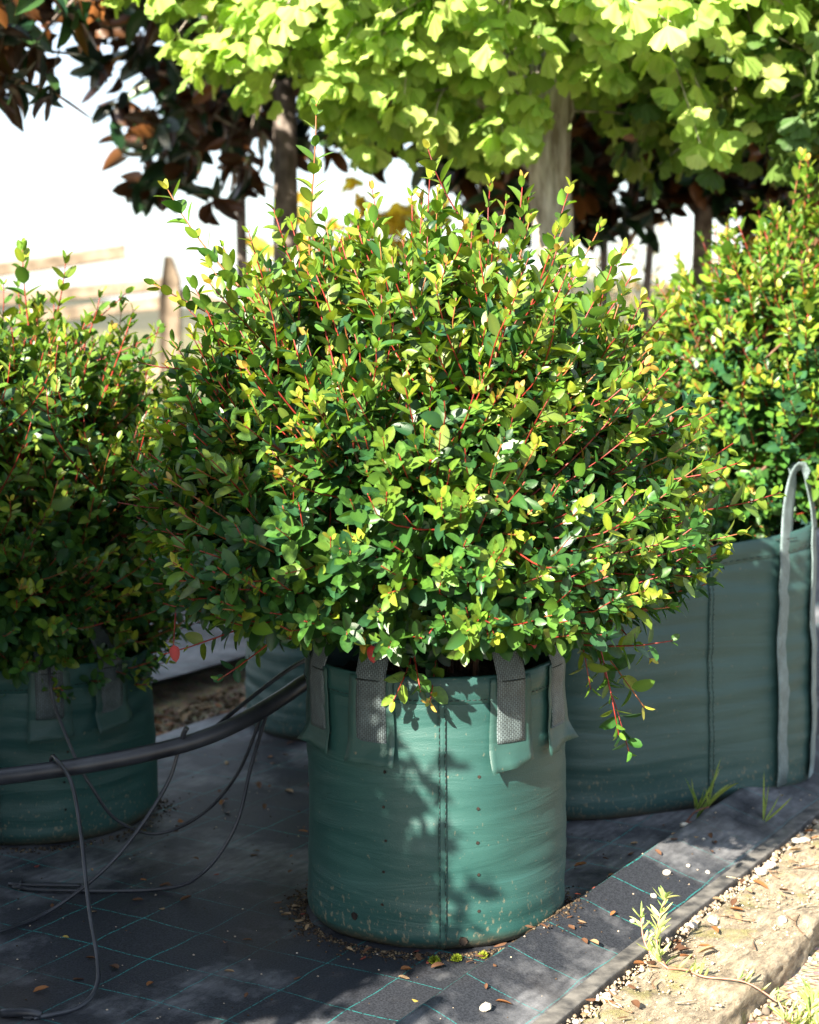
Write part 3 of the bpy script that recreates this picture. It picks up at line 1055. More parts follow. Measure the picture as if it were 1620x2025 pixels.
def make_bag(name, loc, rz, r, h, label, group=None, n_exp=2.0, seed=0, wrinkle=0.004, belly=0.0, rim_wave=0.012, slump=0.0,
             straps=(), seams=(0.03,), holes=True, cloth='bag', web='web', soil_drop=0.07, strap_w=0.063, strap_len=0.13, patch=True, full_strap=False, loop=0.13, big_holes=(), inward=0.28):
    """th = 0 is the local -Y side (front); straps: list of (theta_a, theta_b) handle ends"""
    root = empty(name, loc, rz)
    tag(root, label, 'planter bag', group)
    rad, top = bag_surface(r, h, n_exp, seed, wrinkle, belly, slump, rim_wave)

    def pt(th, z, off=0.0):
        R = rad(th, z) + off
        return np.array([R * math.sin(th), -R * math.cos(th), z])
    nt_, nzr = 144, 100
    ths = np.arange(nt_) * 2 * math.pi / nt_
    v = []
    fr = np.concatenate([np.linspace(0, 0.12, 8)[:-1], np.linspace(0.12, 1, nzr - 7)])
    for f in fr:
        for th in ths:
            v.append(pt(th, f * top(th)))
    rows = len(fr)
    for off, dz in ((-0.004, 0.0), (-0.006, -0.03), (-0.008, -soil_drop - 0.03)):
        for th in ths:
            z = top(th) + dz
            v.append(pt(th, min(z, top(th)), off))
        rows += 1
    i = np.arange(rows - 1)[:, None] * nt_
    j = np.arange(nt_)[None, :]
    q = np.stack([i + j, i + (j + 1) % nt_, i + nt_ + (j + 1) % nt_, i + nt_ + j], -1).reshape(-1, 4)
    v.append((0, 0, 0.0))
    t = [(len(v) - 1, (k + 1) % nt_, k) for k in range(nt_)]
    add('body', build_mesh('bag_body', v, np.array(t), q, True, mats=[M[cloth]]), root)
    # soil
    sv, st, sq = [(0, 0, h - soil_drop + 0.03)], [], []
    for ri, f in enumerate((0.3, 0.6, 0.85, 1.0)):
        for th in ths[::2]:
            z = h - soil_drop + 0.03 * (1 - f) + 0.012 * nz(math.cos(th) * f * 9, math.sin(th) * f * 9, seed)
            p = pt(th, h - soil_drop, -0.006)
            sv.append((p[0] * f, p[1] * f, z))
    m2 = nt_ // 2
    for k in range(m2):
        st.append((0, 1 + k, 1 + (k + 1) % m2))
        for ri in range(3):
            a = 1 + ri * m2
            sq.append((a + k, a + m2 + k, a + m2 + (k + 1) % m2, a + (k + 1) % m2))
    add('potting_soil', build_mesh('potting_soil', sv, np.array(st), np.array(sq), True, mats=[M['soil']]), root)
    # hem: folded band round the rim, with a stitched line
    hv = []
    n2 = 160
    for dz, off in ((-0.052, 0.0005), (-0.050, 0.0032), (-0.025, 0.0036), (-0.002, 0.0032), (0.0008, 0.0), (-0.003, -0.0065)):
        for k in range(n2):
            th = 2 * math.pi * k / n2
            hv.append(pt(th, top(th) + dz, off + 0.001 * nz(th * 6, dz * 40, seed)) * np.array([1, 1, 0]) + np.array([0, 0, top(th) + dz]))
    i = np.arange(5)[:, None] * n2
    j = np.arange(n2)[None, :]
    hq = np.stack([i + j, i + (j + 1) % n2, i + n2 + (j + 1) % n2, i + n2 + j], -1).reshape(-1, 4)
    hem = add('hem', build_mesh('hem', hv, None, hq, True, mats=[M[cloth]]), root)
    mb = MB()
    for k in range(150):
        th = 2 * math.pi * k / 150
        a, b = th, th + 2 * math.pi / 150 * 0.62
        z0 = top(th) - 0.044
        mb.tube([pt(a, z0, 0.0040), pt((a + b) / 2, z0, 0.0048), pt(b, z0, 0.0040)], 0.0008, 4)
    add('stitching', mb.mesh('stitching', [M['thread']]), hem)
    # seams
    for th0 in seams:
        mb = MB()
        for dx in (-0.0055, 0.0055):
            pp = [pt(th0 + dx / r + 0.012 * (1 - z / h), z, 0.0026) for z in np.linspace(0.004, h - 0.05, 44)]
            mb.tube(pp, 0.0022, 5)
        sv = []
        zs = np.linspace(0.004, h - 0.05, 60)
        for z in zs:
            for dx in (-0.008, -0.003, 0.003, 0.008):
                sv.append(pt(th0 + dx / r + 0.012 * (1 - z / h), z, 0.0022 if abs(dx) > 0.005 else 0.0034))
        sq = [(4 * a + b, 4 * a + b + 1, 4 * a + b + 5, 4 * a + b + 4) for a in range(59) for b in range(3)]
        mb.put(sv, np.array(sq))
        sm = add('seam', mb.mesh('seam', [M[cloth]]), root)
        mb = MB()
        for z in np.arange(0.02, h - 0.06, 0.012):
            for dx in (-0.0055, 0.0055):
                tt = th0 + dx / r + 0.012 * (1 - z / h)
                mb.tube([pt(tt, z, 0.0044), pt(tt, z + 0.004, 0.0052), pt(tt, z + 0.008, 0.0044)], 0.0007, 4)
        add('stitching', mb.mesh('stitching', [M['thread']]), sm)
    # punched drain holes with puckered lips
    if holes:
        spots = [(th0, z, 0.0028) for th0 in (-0.40, 0.30) for z in np.linspace(0.085, 0.345, 5)] + list(big_holes)
        rng = random.Random(seed)
        for th0, z, rr in spots:
            th0 += rng.uniform(-0.02, 0.02)
            z += rng.uniform(-0.004, 0.004)
            c0 = pt(th0, z, 0.0016)
            nrm = np.array([math.sin(th0), -math.cos(th0), 0])
            tx = np.array([math.cos(th0), math.sin(th0), 0])
            mb = MB()
            ring = [c0 + (tx * math.cos(a) + np.array([0, 0, 1.0]) * math.sin(a)) * rr * rng.uniform(0.8, 1.2) for a in np.linspace(0, 2 * math.pi, 10)[:-1]]
            dv = [c0 + nrm * 0.0002] + ring
            mb.put(dv, None, np.array([(0, 1 + k, 1 + (k + 1) % 9) for k in range(9)]))
            mb.tube(ring + [ring[0]], rr * 0.15, 4)
            add('drain_hole', mb.mesh('drain_hole', [M['hole']]), root)
    # handles
    for si, (ta, tb) in enumerate(straps):
        path, wid = [], []
        for th, down in ((ta, False), (tb, True)):
            zt = top(th)
            z0 = 0.03 if full_strap else zt - strap_len
            zs = np.linspace(z0, zt - 0.002, 16)
            seq = [(pt(th, z, 0.0065 + 0.001 * nz(z * 20, th, seed)), norm(np.array([math.cos(th), math.sin(th), 0]))) for z in zs]
            if down:
                seq = seq[::-1]
            path.append(seq)
        a_end, a_side = path[0][-1]
        b_end, b_side = path[1][0]
        mid = (a_end + b_end) / 2
        arc = []
        for t_ in np.linspace(0, 1, 22)[1:-1]:
            p = a_end * (1 - t_) + b_end * t_
            lift = math.sin(math.pi * t_) ** 0.65
            p = p + np.array([0, 0, loop]) * lift - np.array([mid[0], mid[1], 0]) * inward * lift
            sd = norm(a_side * (1 - t_) + b_side * t_ + np.array([0, 0, 0.35]) * math.sin(2 * math.pi * t_))
            arc.append((p, sd))
        seq = path[0] + arc + path[1]
        P = np.array([s[0] for s in seq])
        S = np.array([s[1] for s in seq])
        T = norm(np.gradient(P, axis=0))
        S = norm(S - (S * T).sum(1, keepdims=True) * T)
        Nn = np.cross(S, T)
        cum = np.concatenate([[0], np.cumsum(np.linalg.norm(np.diff(P, axis=0), axis=1))])
        vv, uv = [], []
        cols = np.linspace(-0.5, 0.5, 6)
        for side in (1, -1):
            for k in range(len(P)):
                for cx in cols:
                    x = cx * strap_w
                    vv.append(P[k] + S[k] * x + Nn[k] * side * 0.0012 - (np.array([math.sin(ta if k < len(P) / 2 else tb), -math.cos(ta if k < len(P) / 2 else tb), 0]) * (x * x) / (2 * r) if (k < 16 or k > len(P) - 17) else 0))
                    uv.append((cx * strap_w, cum[k]))
        nc, nk = len(cols), len(P)
        qq = []
        for k in range(nk - 1):
            for c_ in range(nc - 1):
                a = k * nc + c_
                qq.append((a, a + 1, a + nc + 1, a + nc))
                b = nk * nc + a
                qq.append((b, b + nc, b + nc + 1, b + 1))
        for k in range(nk - 1):
            for c_, fl in ((0, 0), (nc - 1, 1)):
                a = k * nc + c_
                b = nk * nc + a
                qq.append((a, a + nc, b + nc, b) if not fl else (a, b, b + nc, a + nc))
        for k, fl in ((0, 0), (nk - 1, 1)):
            for c_ in range(nc - 1):
                a = k * nc + c_
                b = nk * nc + a
                qq.append((a, b, b + 1, a + 1))
        h_ob = add('handle', build_mesh('handle', vv, None, np.array(qq), True, uv=np.array(uv), mats=[M[web]]), root)
        mb = MB()
        for th in (ta, tb):
            w2 = strap_w / 2 / r
            zz = top(th) - 0.012
            mb.tube([pt(th + f * w2, zz, 0.0088 - 0.002 * abs(f)) for f in np.linspace(-0.98, 0.98, 9)], 0.0013, 4)
        add('stitching', mb.mesh('strap_stitching', [M['thread']]), h_ob)
        if patch:
            for th in (ta, tb):
                rng = random.Random(seed * 7 + int(th * 100))
                pv = []
                zt = top(th)
                nrow, ncol = 16, 9
                lo = strap_len + rng.uniform(0.026, 0.042)
                for a in range(nrow):
                    f = a / (nrow - 1)
                    for b in range(ncol):
                        g = b / (ncol - 1) * 2 - 1
                        thx = th + g * (0.044 + 0.006 * f) / r
                        z = zt - 0.004 - lo * f + 0.008 * g * f * rng.choice((1, 1, 1)) * math.sin(th + 0.5)
                        flare = max(0, f - 0.72) / 0.28
                        off = 0.0046 + 0.002 * nz(g * 2, f * 3, seed + th * 4) + flare ** 1.5 * (0.016 + 0.016 * nz(g * 1.2, th * 5, seed)) + (0.004 * (abs(g) ** 3))
                        pv.append(pt(thx, z, off))
                pq = [(a * ncol + b, (a + 1) * ncol + b, (a + 1) * ncol + b + 1, a * ncol + b + 1) for a in range(nrow - 1) for b in range(ncol - 1)]
                po = add('strap_patch', build_mesh('strap_patch', pv, None, np.array(pq), True, mats=[M['patch']]), root)
                so = po.modifiers.new('thickness', 'SOLIDIFY')
                so.thickness = 0.0008
    return root, pt, top


bag_c, pt_c, top_c = make_bag('planter_bag', tuple(CB), 0.0, 0.262, 0.535, 'dark green woven planter bag with four short grey straps beside the path', None, seed=1,
                              wrinkle=0.0035, straps=((-1.05, -0.49), (0.55, 1.11)), loop=0.17, seams=(0.03,), big_holes=((-0.66, 0.055, 0.007), (0.18, 0.022, 0.009)))
bag_l, _, _ = make_bag('planter_bag', tuple(LB), 0.15, 0.285, 0.41, 'shaded green planter bag behind the thick black water pipe', None, seed=4, wrinkle=0.005,
                       straps=((0.18, 0.72), (-1.3, -0.75)), seams=(-0.25,), strap_w=0.062, strap_len=0.115, cloth='bag')
bag_r, _, _ = make_bag('planter_bag', (0.52, 4.46, 0), math.atan2(0.46, 0.887), 0.46, 0.645, 'largest green planter bag with full-length pale straps along the path', None, n_exp=4.0, seed=7, wrinkle=0.006,
                       straps=((0.46, 0.70), (2.2, 2.7), (-2.7, -2.2)), inward=0.02, seams=(0.0,), cloth='bag2', web='web2', full_strap=True, patch=False, strap_w=0.064, loop=0.15, holes=False, rim_wave=0.03, soil_drop=0.09, slump=0.06)
bag_t, _, _ = make_bag('planter_bag', (-0.19, 4.96, 0), 0.4, 0.29, 0.44, 'pale dusty green planter bag standing behind the pipe near the litter strip', None, seed=9, wrinkle=0.006,
                       straps=((0.5, 1.1), (-2.4, -1.8)), seams=(0.0,), cloth='bag2', holes=False)


# ------------------------------------------------------------------ trees
def make_tree(name, loc, label, trunk, trunk_r, limbs, crown_c, crown_r, n_twigs, seed, tmpls, leafmat, bark, colours, kind, leaf=0.09, singles=300, under=None, group=None, cat='tree', cut=None, zmin=None, rib=(1.3, 1.25, 1.2), limb_r=0.02, extra=None):
    rs = np.random.RandomState(seed)
    root = empty(name, loc)
    tag(root, label, cat, group)
    tp = spline(trunk, 28)
    tr = np.interp(np.linspace(0, 1, 28), np.linspace(0, 1, len(trunk_r)), trunk_r)
    v, q, t = tube_arrays(tp, tr, 14)
    for i in range(len(v)):
        dd = v[i] - tp[min(i // 14, 27)]
        v[i] += dd * 0.16 * nz(v[i][0] * 14, v[i][1] * 14, v[i][2] * 5 + seed)
    add('trunk', build_mesh('trunk', v, t, q, True, mats=[bark]), root)
    cc, cr = np.array(crown_c, float), np.array(crown_r, float)
    nodes, paths = [], []
    for i in range(limbs):
        f = rs.uniform(0.5 if kind == 'ginkgo' else 0.66, 1.0)
        st = np.array([np.interp(f, np.linspace(0, 1, 28), tp[:, a]) for a in range(3)])
        dr = norm(rs.normal(0, 1, 3) * np.array([1, 1, 0.6]) + np.array([0, 0, 0.15]))
        en = cc + dr * cr * rs.uniform(0.55, 0.9)
        md = (st + en) / 2 + np.array([0, 0, 0.1])
        pth = bezier(st, st * 0.6 + md * 0.4 + np.array([0, 0, 0.06]), md, en, 12)
        pth[1:-1] += rs.normal(0, 0.012, (10, 3))
        paths.append([(pth, limb_r)])
        for k in range(2, 12):
            nodes.append((pth[k], i))
    npts = np.array([n[0] for n in nodes])
    LV = Leaves()
    cnt = 0
    while cnt < n_twigs:
        if extra is not None and rs.rand() < extra[0]:
            P = np.array(extra[1]) + rs.normal(0, 1, 3) * np.array(extra[2])
        else:
            d = norm(rs.normal(0, 1, 3))
            P = cc + d * cr * rs.uniform(0.35, 1.0) ** 0.6 * (1 + 0.22 * nz(d[0] * 2 + seed, d[1] * 2, d[2] * 2) + 0.10 * nz(d[0] * 5 + seed, d[1] * 5, d[2] * 5))
        if zmin is not None and P[2] < zmin(P[0], P[1]):
            continue
        if cut is not None and not cut(P):
            continue
        cnt += 1
        dd = np.linalg.norm(npts - P, axis=1)
        j = int(np.argmin(dd))
        Q, i = nodes[j]
        od = norm((P - cc) / cr)
        if kind == 'ginkgo':
            di = norm(od + np.array([0, 0, -0.35]) + rs.normal(0, 0.3, 3))
        else:
            di = norm(od * 0.8 + np.array([0, 0, 0.25]) + rs.normal(0, 0.35, 3))
        ln = np.linalg.norm(P - Q)
        pth = bezier(Q, Q + (P - Q) * 0.3 + np.array([0, 0, 0.05 * ln]), P - di * ln * 0.35, P, 6)
        paths[i].append((pth, 0.0045))
        if kind == 'ginkgo':
            for f in np.linspace(0.45, 1.0, rs.randint(3, 5)):
                pos = np.array([np.interp(f, np.linspace(0, 1, 6), pth[:, a]) for a in range(3)])
                for _ in range(rs.randint(3, 6)):
                    out = norm(od * 0.7 + rs.normal(0, 0.75, 3))
                    pet = rs.uniform(0.35, 0.75) * leaf
                    ld = norm(out * np.array([0.7, 0.7, 0.2]) + np.array([0, 0, -0.75]) + rs.normal(0, 0.25, 3))
                    nn = norm(out * np.array([1, 1, 0.3]) + np.array([0, 0, 0.55]) + rs.normal(0, 0.4, 3))
                    s = leaf * rs.uniform(0.62, 1.1)
                    LV.add(pos + out * pet, ld, nn, s, rs.uniform(0.85, 1.05), colours[rs.randint(len(colours))] * rs.uniform(0.8, 1.2), rs.randint(len(tmpls)))
        else:
            nl = rs.randint(6, 10)
            a0 = norm(np.cross(di, np.array([0.3, 0.2, 1.0])))
            b0 = np.cross(di, a0)
            for k in range(nl):
                an = k * 2.4 + rs.uniform(0, 0.6)
                pos = P - di * (0.012 * k * leaf / 0.1)
                rd = a0 * math.cos(an) + b0 * math.sin(an)
                ld = norm(rd * rs.uniform(0.7, 1.3) + di * rs.uniform(0.2, 0.9) + np.array([0, 0, -0.25]) + rs.normal(0, 0.15, 3))
                nn = (di * 1.0 - rd * 0.2 + np.array([0, 0, 0.4]) + rs.normal(0, 0.25, 3)) * (-1 if rs.rand() < 0.5 else 1)
                LV.add(pos, ld, nn, leaf * rs.uniform(0.7, 1.15), rs.uniform(0.38, 0.5), colours[rs.randint(len(colours))] * rs.uniform(0.75, 1.25), rs.randint(len(tmpls)))
    for pl in paths:
        mb = MB()
        for k, (pth, r) in enumerate(pl):
            mb.tube(pth, np.linspace(r, max(0.0012, r * 0.3), len(pth)), 7 if k == 0 else 4)
        add('branch', mb.mesh('branch', [bark]), root)
    hold = empty('crown_tmp', (0, 0, 0))
    me = LV.write(root, tmpls, leafmat, under=under, singles=singles, leaf_parent=hold, worldloc=np.array(loc, float), foliage='crown', rib=rib)
    crown = add('crown', me, root)
    tag(crown, kind='stuff')
    for ch in [o for o in col.objects if o.parent == hold]:
        ch.parent = crown
    bpy.data.objects.remove(hold)
    return root


GINK_T = [ginkgo_template(s) for s in range(5)]
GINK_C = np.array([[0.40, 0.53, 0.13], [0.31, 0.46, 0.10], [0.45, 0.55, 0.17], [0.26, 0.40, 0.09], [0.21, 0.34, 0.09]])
GINK_SHADE = np.array([[0.085, 0.165, 0.04], [0.11, 0.19, 0.045], [0.065, 0.135, 0.04], [0.15, 0.20, 0.05]])  # dimmer leaf greens with the crown's shade put into the colour
ginkgo = make_tree('ginkgo_tree', (0.45, 5.35, 0), 'lime-green tree with fan-shaped leaves and a pale flaky trunk behind the rounded shrub',
                   [(-0.02, 0, 0.28), (-0.01, 0, 0.9), (0.0, 0, 1.35), (-0.02, -0.02, 1.75), (0.04, 0, 2.2), (0.02, 0, 3.0)], [0.085, 0.068, 0.060, 0.066, 0.045, 0.02],
                   16, (-0.10, -0.1, 2.38), (1.28, 1.0, 0.86), 780, 5, GINK_T, M['ginkgo_leaf'], M['ginkgo_bark'], GINK_C, 'ginkgo', leaf=0.072,
                   zmin=lambda x, y: 1.66 + 0.28 * max(0, -x - 0.35) + (0.24 if 0.0 < x < 0.3 else 0.0) - (0.14 if x > 0.5 else 0))
make_tree('ginkgo_tree', (1.75, 5.75, 0), 'fan-leaved tree with shade put into its leaf colour beyond the sunlit shrub',
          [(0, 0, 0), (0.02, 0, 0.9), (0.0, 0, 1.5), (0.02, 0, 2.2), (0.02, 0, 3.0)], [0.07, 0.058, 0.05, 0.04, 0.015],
          14, (-0.15, -0.35, 2.45), (1.15, 1.0, 1.0), 560, 6, GINK_T, M['ginkgo_leaf'], M['ginkgo_bark'], GINK_SHADE, 'ginkgo', leaf=0.076, zmin=lambda x, y: 1.52 + 0.2 * max(0, -x - 0.6))
root_bag, _, _ = make_bag('planter_bag', (0.43, 5.35, 0), 0.3, 0.27, 0.34, 'green planter bag holding the foot of the lime-green fan-leaved tree', None, seed=15, wrinkle=0.005, straps=(), holes=False, cloth='bag2', soil_drop=0.05)

MAG_T = [two_sided(leaf_template(1.0, -0.1, 0.16, 0.18)), two_sided(leaf_template(1.0, 0.0, 0.05, -0.10)), two_sided(leaf_template(1.0, 0.0, 0.25, 0.3))]
MAG_C = np.array([[0.012, 0.038, 0.016], [0.018, 0.052, 0.020], [0.009, 0.028, 0.014], [0.030, 0.075, 0.022]])
BROWN = (0.18, 0.07, 0.02)
GM = 'bronze-backed evergreen trees behind the bags'


def magnolia(loc, label, trunk, tr, cc, cr, n, seed, singles=300, limbs=10, leaf=0.14, zmin=None, cut=None, extra=None):
    return make_tree('magnolia_tree', loc, label, trunk, tr, limbs, cc, cr, n, seed, MAG_T, M['magnolia_leaf'], M['grey_bark'], MAG_C, 'magnolia', leaf=leaf, singles=singles, under=BROWN, zmin=zmin, cut=cut, extra=extra, limb_r=0.014)


magnolia((-0.50, 7.0, -0.05), 'dark bronze-backed evergreen tree with a stout grey trunk beside the open sky',
         [(0, 0, 0), (-0.01, 0, 0.8), (0.0, 0, 1.6), (0.0, 0, 2.3), (0.02, 0, 3.2)], [0.065, 0.054, 0.05, 0.046, 0.012],
         (-0.22, -0.05, 2.6), (0.85, 0.65, 0.95), 215, 31, zmin=lambda x, y: 1.66 + 0.22 * nz(x * 3.5, y * 3.5, 1.7) + (0.5 if -0.12 < x < 0.14 and y < 0.15 else 0) + (0.6 if x < -0.78 else 0))
magnolia((-0.74, 7.6, -0.05), 'slender bronze-backed evergreen tree with a thin pale stem by the open sky', [(0, 0, 0), (0.01, 0, 1.0), (0.0, 0, 1.8), (0.02, 0, 3.0)], [0.034, 0.026, 0.023, 0.008],
         (-0.05, 0, 2.55), (0.5, 0.5, 0.75), 85, 32, singles=120, zmin=lambda x, y: 1.98 + 0.2 * nz(x * 4, y * 4, 5.3))
magnolia((-1.85, 5.6, -0.05), 'dark evergreen tree whose leathery branch hangs over the darker shrub', [(0, 0, 0), (0.01, 0, 1.0), (0.0, 0, 2.2), (0.02, 0, 3.2)], [0.05, 0.045, 0.04, 0.012],
         (0.25, -0.25, 2.50), (1.2, 0.75, 0.75), 230, 33, singles=250, zmin=lambda x, y: 1.83 + 0.2 * nz(x * 4, y * 4, 0.3) + (0.30 if x > 0.80 else 0))
magnolia((1.18, 7.0, -0.05), 'dark evergreen tree with a nearly black trunk behind the sunlit shrub', [(0, 0, 0), (0.0, 0, 0.9), (0.01, 0, 1.6), (0.0, 0, 3.0)], [0.05, 0.043, 0.04, 0.012],
         (-0.30, 0.0, 2.25), (1.35, 0.65, 0.75), 520, 34, limbs=14, zmin=lambda x, y: 1.50 + 0.06 * nz(x * 4, y, 0))
for k, (x, y, dx, lab) in enumerate(((0.98, 8.3, -0.05, 'upright'), (1.12, 8.5, 0.07, 'slightly bent'), (1.36, 8.1, 0.25, 'leaning'))):
    magnolia((x, y, -0.05), '%s thin-stemmed evergreen tree seen dimly beside the nearly black trunk' % lab,
             [(0, 0, 0), (dx * 0.3, 0, 0.9), (dx, 0, 1.7), (dx * 1.2, 0, 2.7)], [0.03, 0.024, 0.02, 0.008], (0, 0, 2.45), (0.6, 0.5, 0.6), 130, 40 + k, singles=80, zmin=lambda x, y: 1.58 + 0.1 * nz(x * 4, y * 4, k))

YEL = np.array([[0.50, 0.34, 0.02], [0.42, 0.28, 0.02], [0.36, 0.33, 0.04]])
make_tree('yellow_tree', (-0.15, 9.2, -0.05), 'small yellow autumn tree glimpsed behind the rounded shrub', [(0, 0, 0), (0.02, 0, 0.6), (0, 0, 1.2), (0, 0, 1.7)], [0.035, 0.03, 0.025, 0.01],
          7, (0, 0, 1.45), (0.75, 0.6, 0.5), 70, 51, GINK_T, M['ginkgo_leaf'], M['grey_bark'], YEL, 'ginkgo', leaf=0.08, singles=60)
make_tree('yellow_tree', (1.9, 7.2, -0.05), 'golden autumn tree at the end of the sunlit shrub', [(0, 0, 0), (0.02, 0, 0.7), (0, 0, 1.4), (0, 0, 2.0)], [0.035, 0.03, 0.025, 0.01],
          7, (0, 0, 1.65), (0.5, 0.5, 0.45), 60, 52, GINK_T, M['ginkgo_leaf'], M['grey_bark'], YEL * 0.8, 'ginkgo', leaf=0.08, singles=40)


# far scrub
def scrub(loc, r, h, n, seed, cols, label, leaf=0.05):
    rs = np.random.RandomState(seed)
    root = empty('scrub_bush', loc)
    tag(root, label, 'bush', 'scrub beyond the nursery rows')
    LV = Leaves()
    stems = MB()
    for k in range(14):
        th = rs.uniform(0, 6.28)
        e = np.array([math.cos(th) * r * rs.uniform(0.2, 0.8), math.sin(th) * r * 0.6 * rs.uniform(0.2, 0.8), h * rs.uniform(0.6, 1.0)])
        stems.tube(bezier(np.zeros(3), np.array([0, 0, h * 0.3]), e * 0.7, e, 7), np.linspace(0.012, 0.003, 7), 5, (0.2, 0.14, 0.09))
    for i in range(n):
        d = norm(rs.normal(0, 1, 3))
        d[2] = abs(d[2])
        P = d * np.array([r, r * 0.7, h]) * rs.uniform(0.3, 1) ** 0.5 * (1 + 0.25 * nz(d[0] * 3 + seed, d[1] * 3, d[2] * 3))
        LV.add(P, rs.normal(0, 1, 3), d + rs.normal(0, 0.5, 3), leaf * rs.uniform(0.6, 1.3), 0.5, cols[rs.randint(len(cols))] * rs.uniform(0.7, 1.3), rs.randint(4))
    add('branch', stems.mesh('branch', [M['twig']]), root)
    LV.write(root, SHRUB_T, M['weed_leaf'], singles=0)
    return root


DRY = np.array([[0.17, 0.125, 0.07], [0.09, 0.095, 0.035], [0.21, 0.16, 0.09], [0.055, 0.075, 0.025]])
GRN = np.array([[0.05, 0.08, 0.03], [0.10, 0.11, 0.045], [0.035, 0.055, 0.025]])
for k, (x, y, r, h, c, lab) in enumerate((
        (1.35, 11.0, 0.95, 2.05, DRY, 'dry beige bush behind the thin-stemmed trees'), (2.7, 11.5, 1.0, 1.75, DRY, 'dry beige bush right of the nearly black trunk'), (0.0, 12.0, 0.9, 1.2, DRY, 'dry beige bush beyond the yellow tree'),
        (-1.35, 10.0, 0.5, 0.75, GRN, 'low green bush in front of the old timber post'), (-2.6, 11.5, 0.8, 0.8, GRN, 'low green bush under the fallen rails'), (-1.0, 14.0, 0.8, 1.0, GRN, 'grey-green bush beside the old timber post'))):
    scrub((x, y, GROUND_Z), r, h, 2600, 60 + k, c, lab)

# old post and rails in the distance
post = empty('timber_fence', (-1.81, 13.0, GROUND_Z))
tag(post, 'weathered timber post with collapsed rails in the dry field', 'fence')
pm = bar_mesh('post', [(0, 0, 0), (0.01, 0, 0.6), (0, 0, 1.2), (0.0, 0, 1.5)], 0.17, 0.17, [M['timber']], 0.02)


def plank(p0, p1, w, t, name='rail'):
    p0, p1 = np.array(p0, float), np.array(p1, float)
    pts = [p0 + (p1 - p0) * f for f in np.linspace(0, 1, 9)]
    return add(name, bar_mesh(name, pts, w, t, [M['timber']], 0.012, 0.012, int(abs(p0[0]) * 50)), post)


def upright(name, x, y, w, h):
    mb = MB()
    n = 8
    prof = [(-w / 2, 0), (w / 2, 0), (w / 2, h * 0.9), (w * 0.12, h), (-w * 0.2, h), (-w / 2, h * 0.80)]
    v = [(x + a, y - w / 2, b) for a, b in prof] + [(x + a, y + w / 2, b) for a, b in prof]
    k = len(prof)
    q = [(i, (i + 1) % k, k + (i + 1) % k, k + i) for i in range(k)]
    t = [(0, i, i + 1) for i in range(1, k - 1)] + [(k, k + i + 1, k + i) for i in range(1, k - 1)]
    mb.put(v, np.array(q), np.array(t))
    return add(name, mb.mesh(name, [M['timber']], smooth=False), post)


upright('post', 0, 0, 0.15, 1.68)
upright('post', -2.3, 0.1, 0.15, 1.25)
for a, b in (((-2.4, -0.02, 1.20), (-0.05, 0, 1.42)), ((-2.3, -0.1, 1.38), (-0.32, -0.05, 1.66)), ((-2.4, 0.02, 1.02), (-0.05, 0, 1.28)), ((-2.3, 0.0, 0.6), (-0.05, 0, 0.75)), ((0.05, 0, 1.35), (1.4, 0.1, 0.95))):
    plank(a, b, 0.05, 0.10)

# ------------------------------------------------------------------ more of the row out of view; large shrub and trees added for shade
def copy_thing(src, loc, rz, label, group, scale=1.0, skip=('leaf',)):
    r = src.copy()
    col.objects.link(r)
    r.location = loc
    r.rotation_euler = (0, 0, rz)
    r.scale = (scale,) * 3
    r['label'] = label
    r['group'] = group
    for ch in [o for o in col.objects if o.parent == src]:
        nm = ch.name.split('.')[0]
        if nm in skip:
            continue
        c = ch.copy()
        col.objects.link(c)
        c.parent = r
        for g in [o for o in col.objects if o.parent == ch]:
            if g.name.split('.')[0] in skip:
                continue
            d = g.copy()
            col.objects.link(d)
            d.parent = c
    return r


copy_thing(left_shrub, (-0.19, 4.96, 0), 2.2, 'shrub growing in the pale dusty bag behind the rounded shrub', 'shrubs growing in green bags', 0.92)
GD = 'row continuing towards the sun'
for k, (a, l, s, rz) in enumerate(((1.70, -3.15, 1.0, 4.0), (0.95, -2.34, 1.4, 3.3))):  # second shrub and its bag are enlarged and placed unseen for their shade
    xy = local_to_row(a, l)
    copy_thing(shrub, (xy[0], xy[1], 0), rz, ('rounded shrub next down the row from the darker shrub by the pipe', 'tall wide shrub added out of view to shade the four-strap bag')[k], 'shrubs of the ' + GD, s)
    copy_thing(bag_c, (xy[0], xy[1], 0), rz, ('green planter bag next down the row from the shaded bag by the pipe', 'wide planter bag under the unseen tall shrub added to shade the four-strap bag')[k], 'bags of the ' + GD, s)
for k, (a, l, s, rz) in enumerate(((-3.3, -3.6, 1.0, 2.6), (0.6, -4.15, 1.0, 1.1))):  # unseen tree copies added so their crowns shade the mats
    xy = local_to_row(a, l)
    copy_thing(ginkgo, (xy[0], xy[1], -0.05), rz, ('unseen fan-leaved tree added at the sunny end to shade the weed mat', 'unseen fan-leaved tree added to shade the second weed mat across the litter strip')[k], 'added shade trees of the ' + GD, s)
for k, (a, l, h) in enumerate(((1.05, -1.62, 1.25), (0.9, -1.40, 1.0))):
    xy = local_to_row(a, l)
    st_ = empty('wooden_stake', (xy[0], xy[1], -0.02))
    tag(st_, ('tall' if k == 0 else 'short') + ' round wooden stake driven into the weed mat beside the tall shading shrub', 'stake')
    mb = MB()
    mb.tube([(0, 0, 0), (0.004, 0, h * 0.5), (0, 0.003, h)], [0.019, 0.018, 0.017], 10)
    add('shaft', mb.mesh('shaft', [M['timber']]), st_)
    mb = MB()
    mb.tube([(0, 0.003, h - 0.002), (0, 0.003, h + 0.012), (0, 0.003, h + 0.02)], [0.0175, 0.013, 0.004], 10)
    add('chamfered_top', mb.mesh('chamfered_top', [M['timber']]), st_)

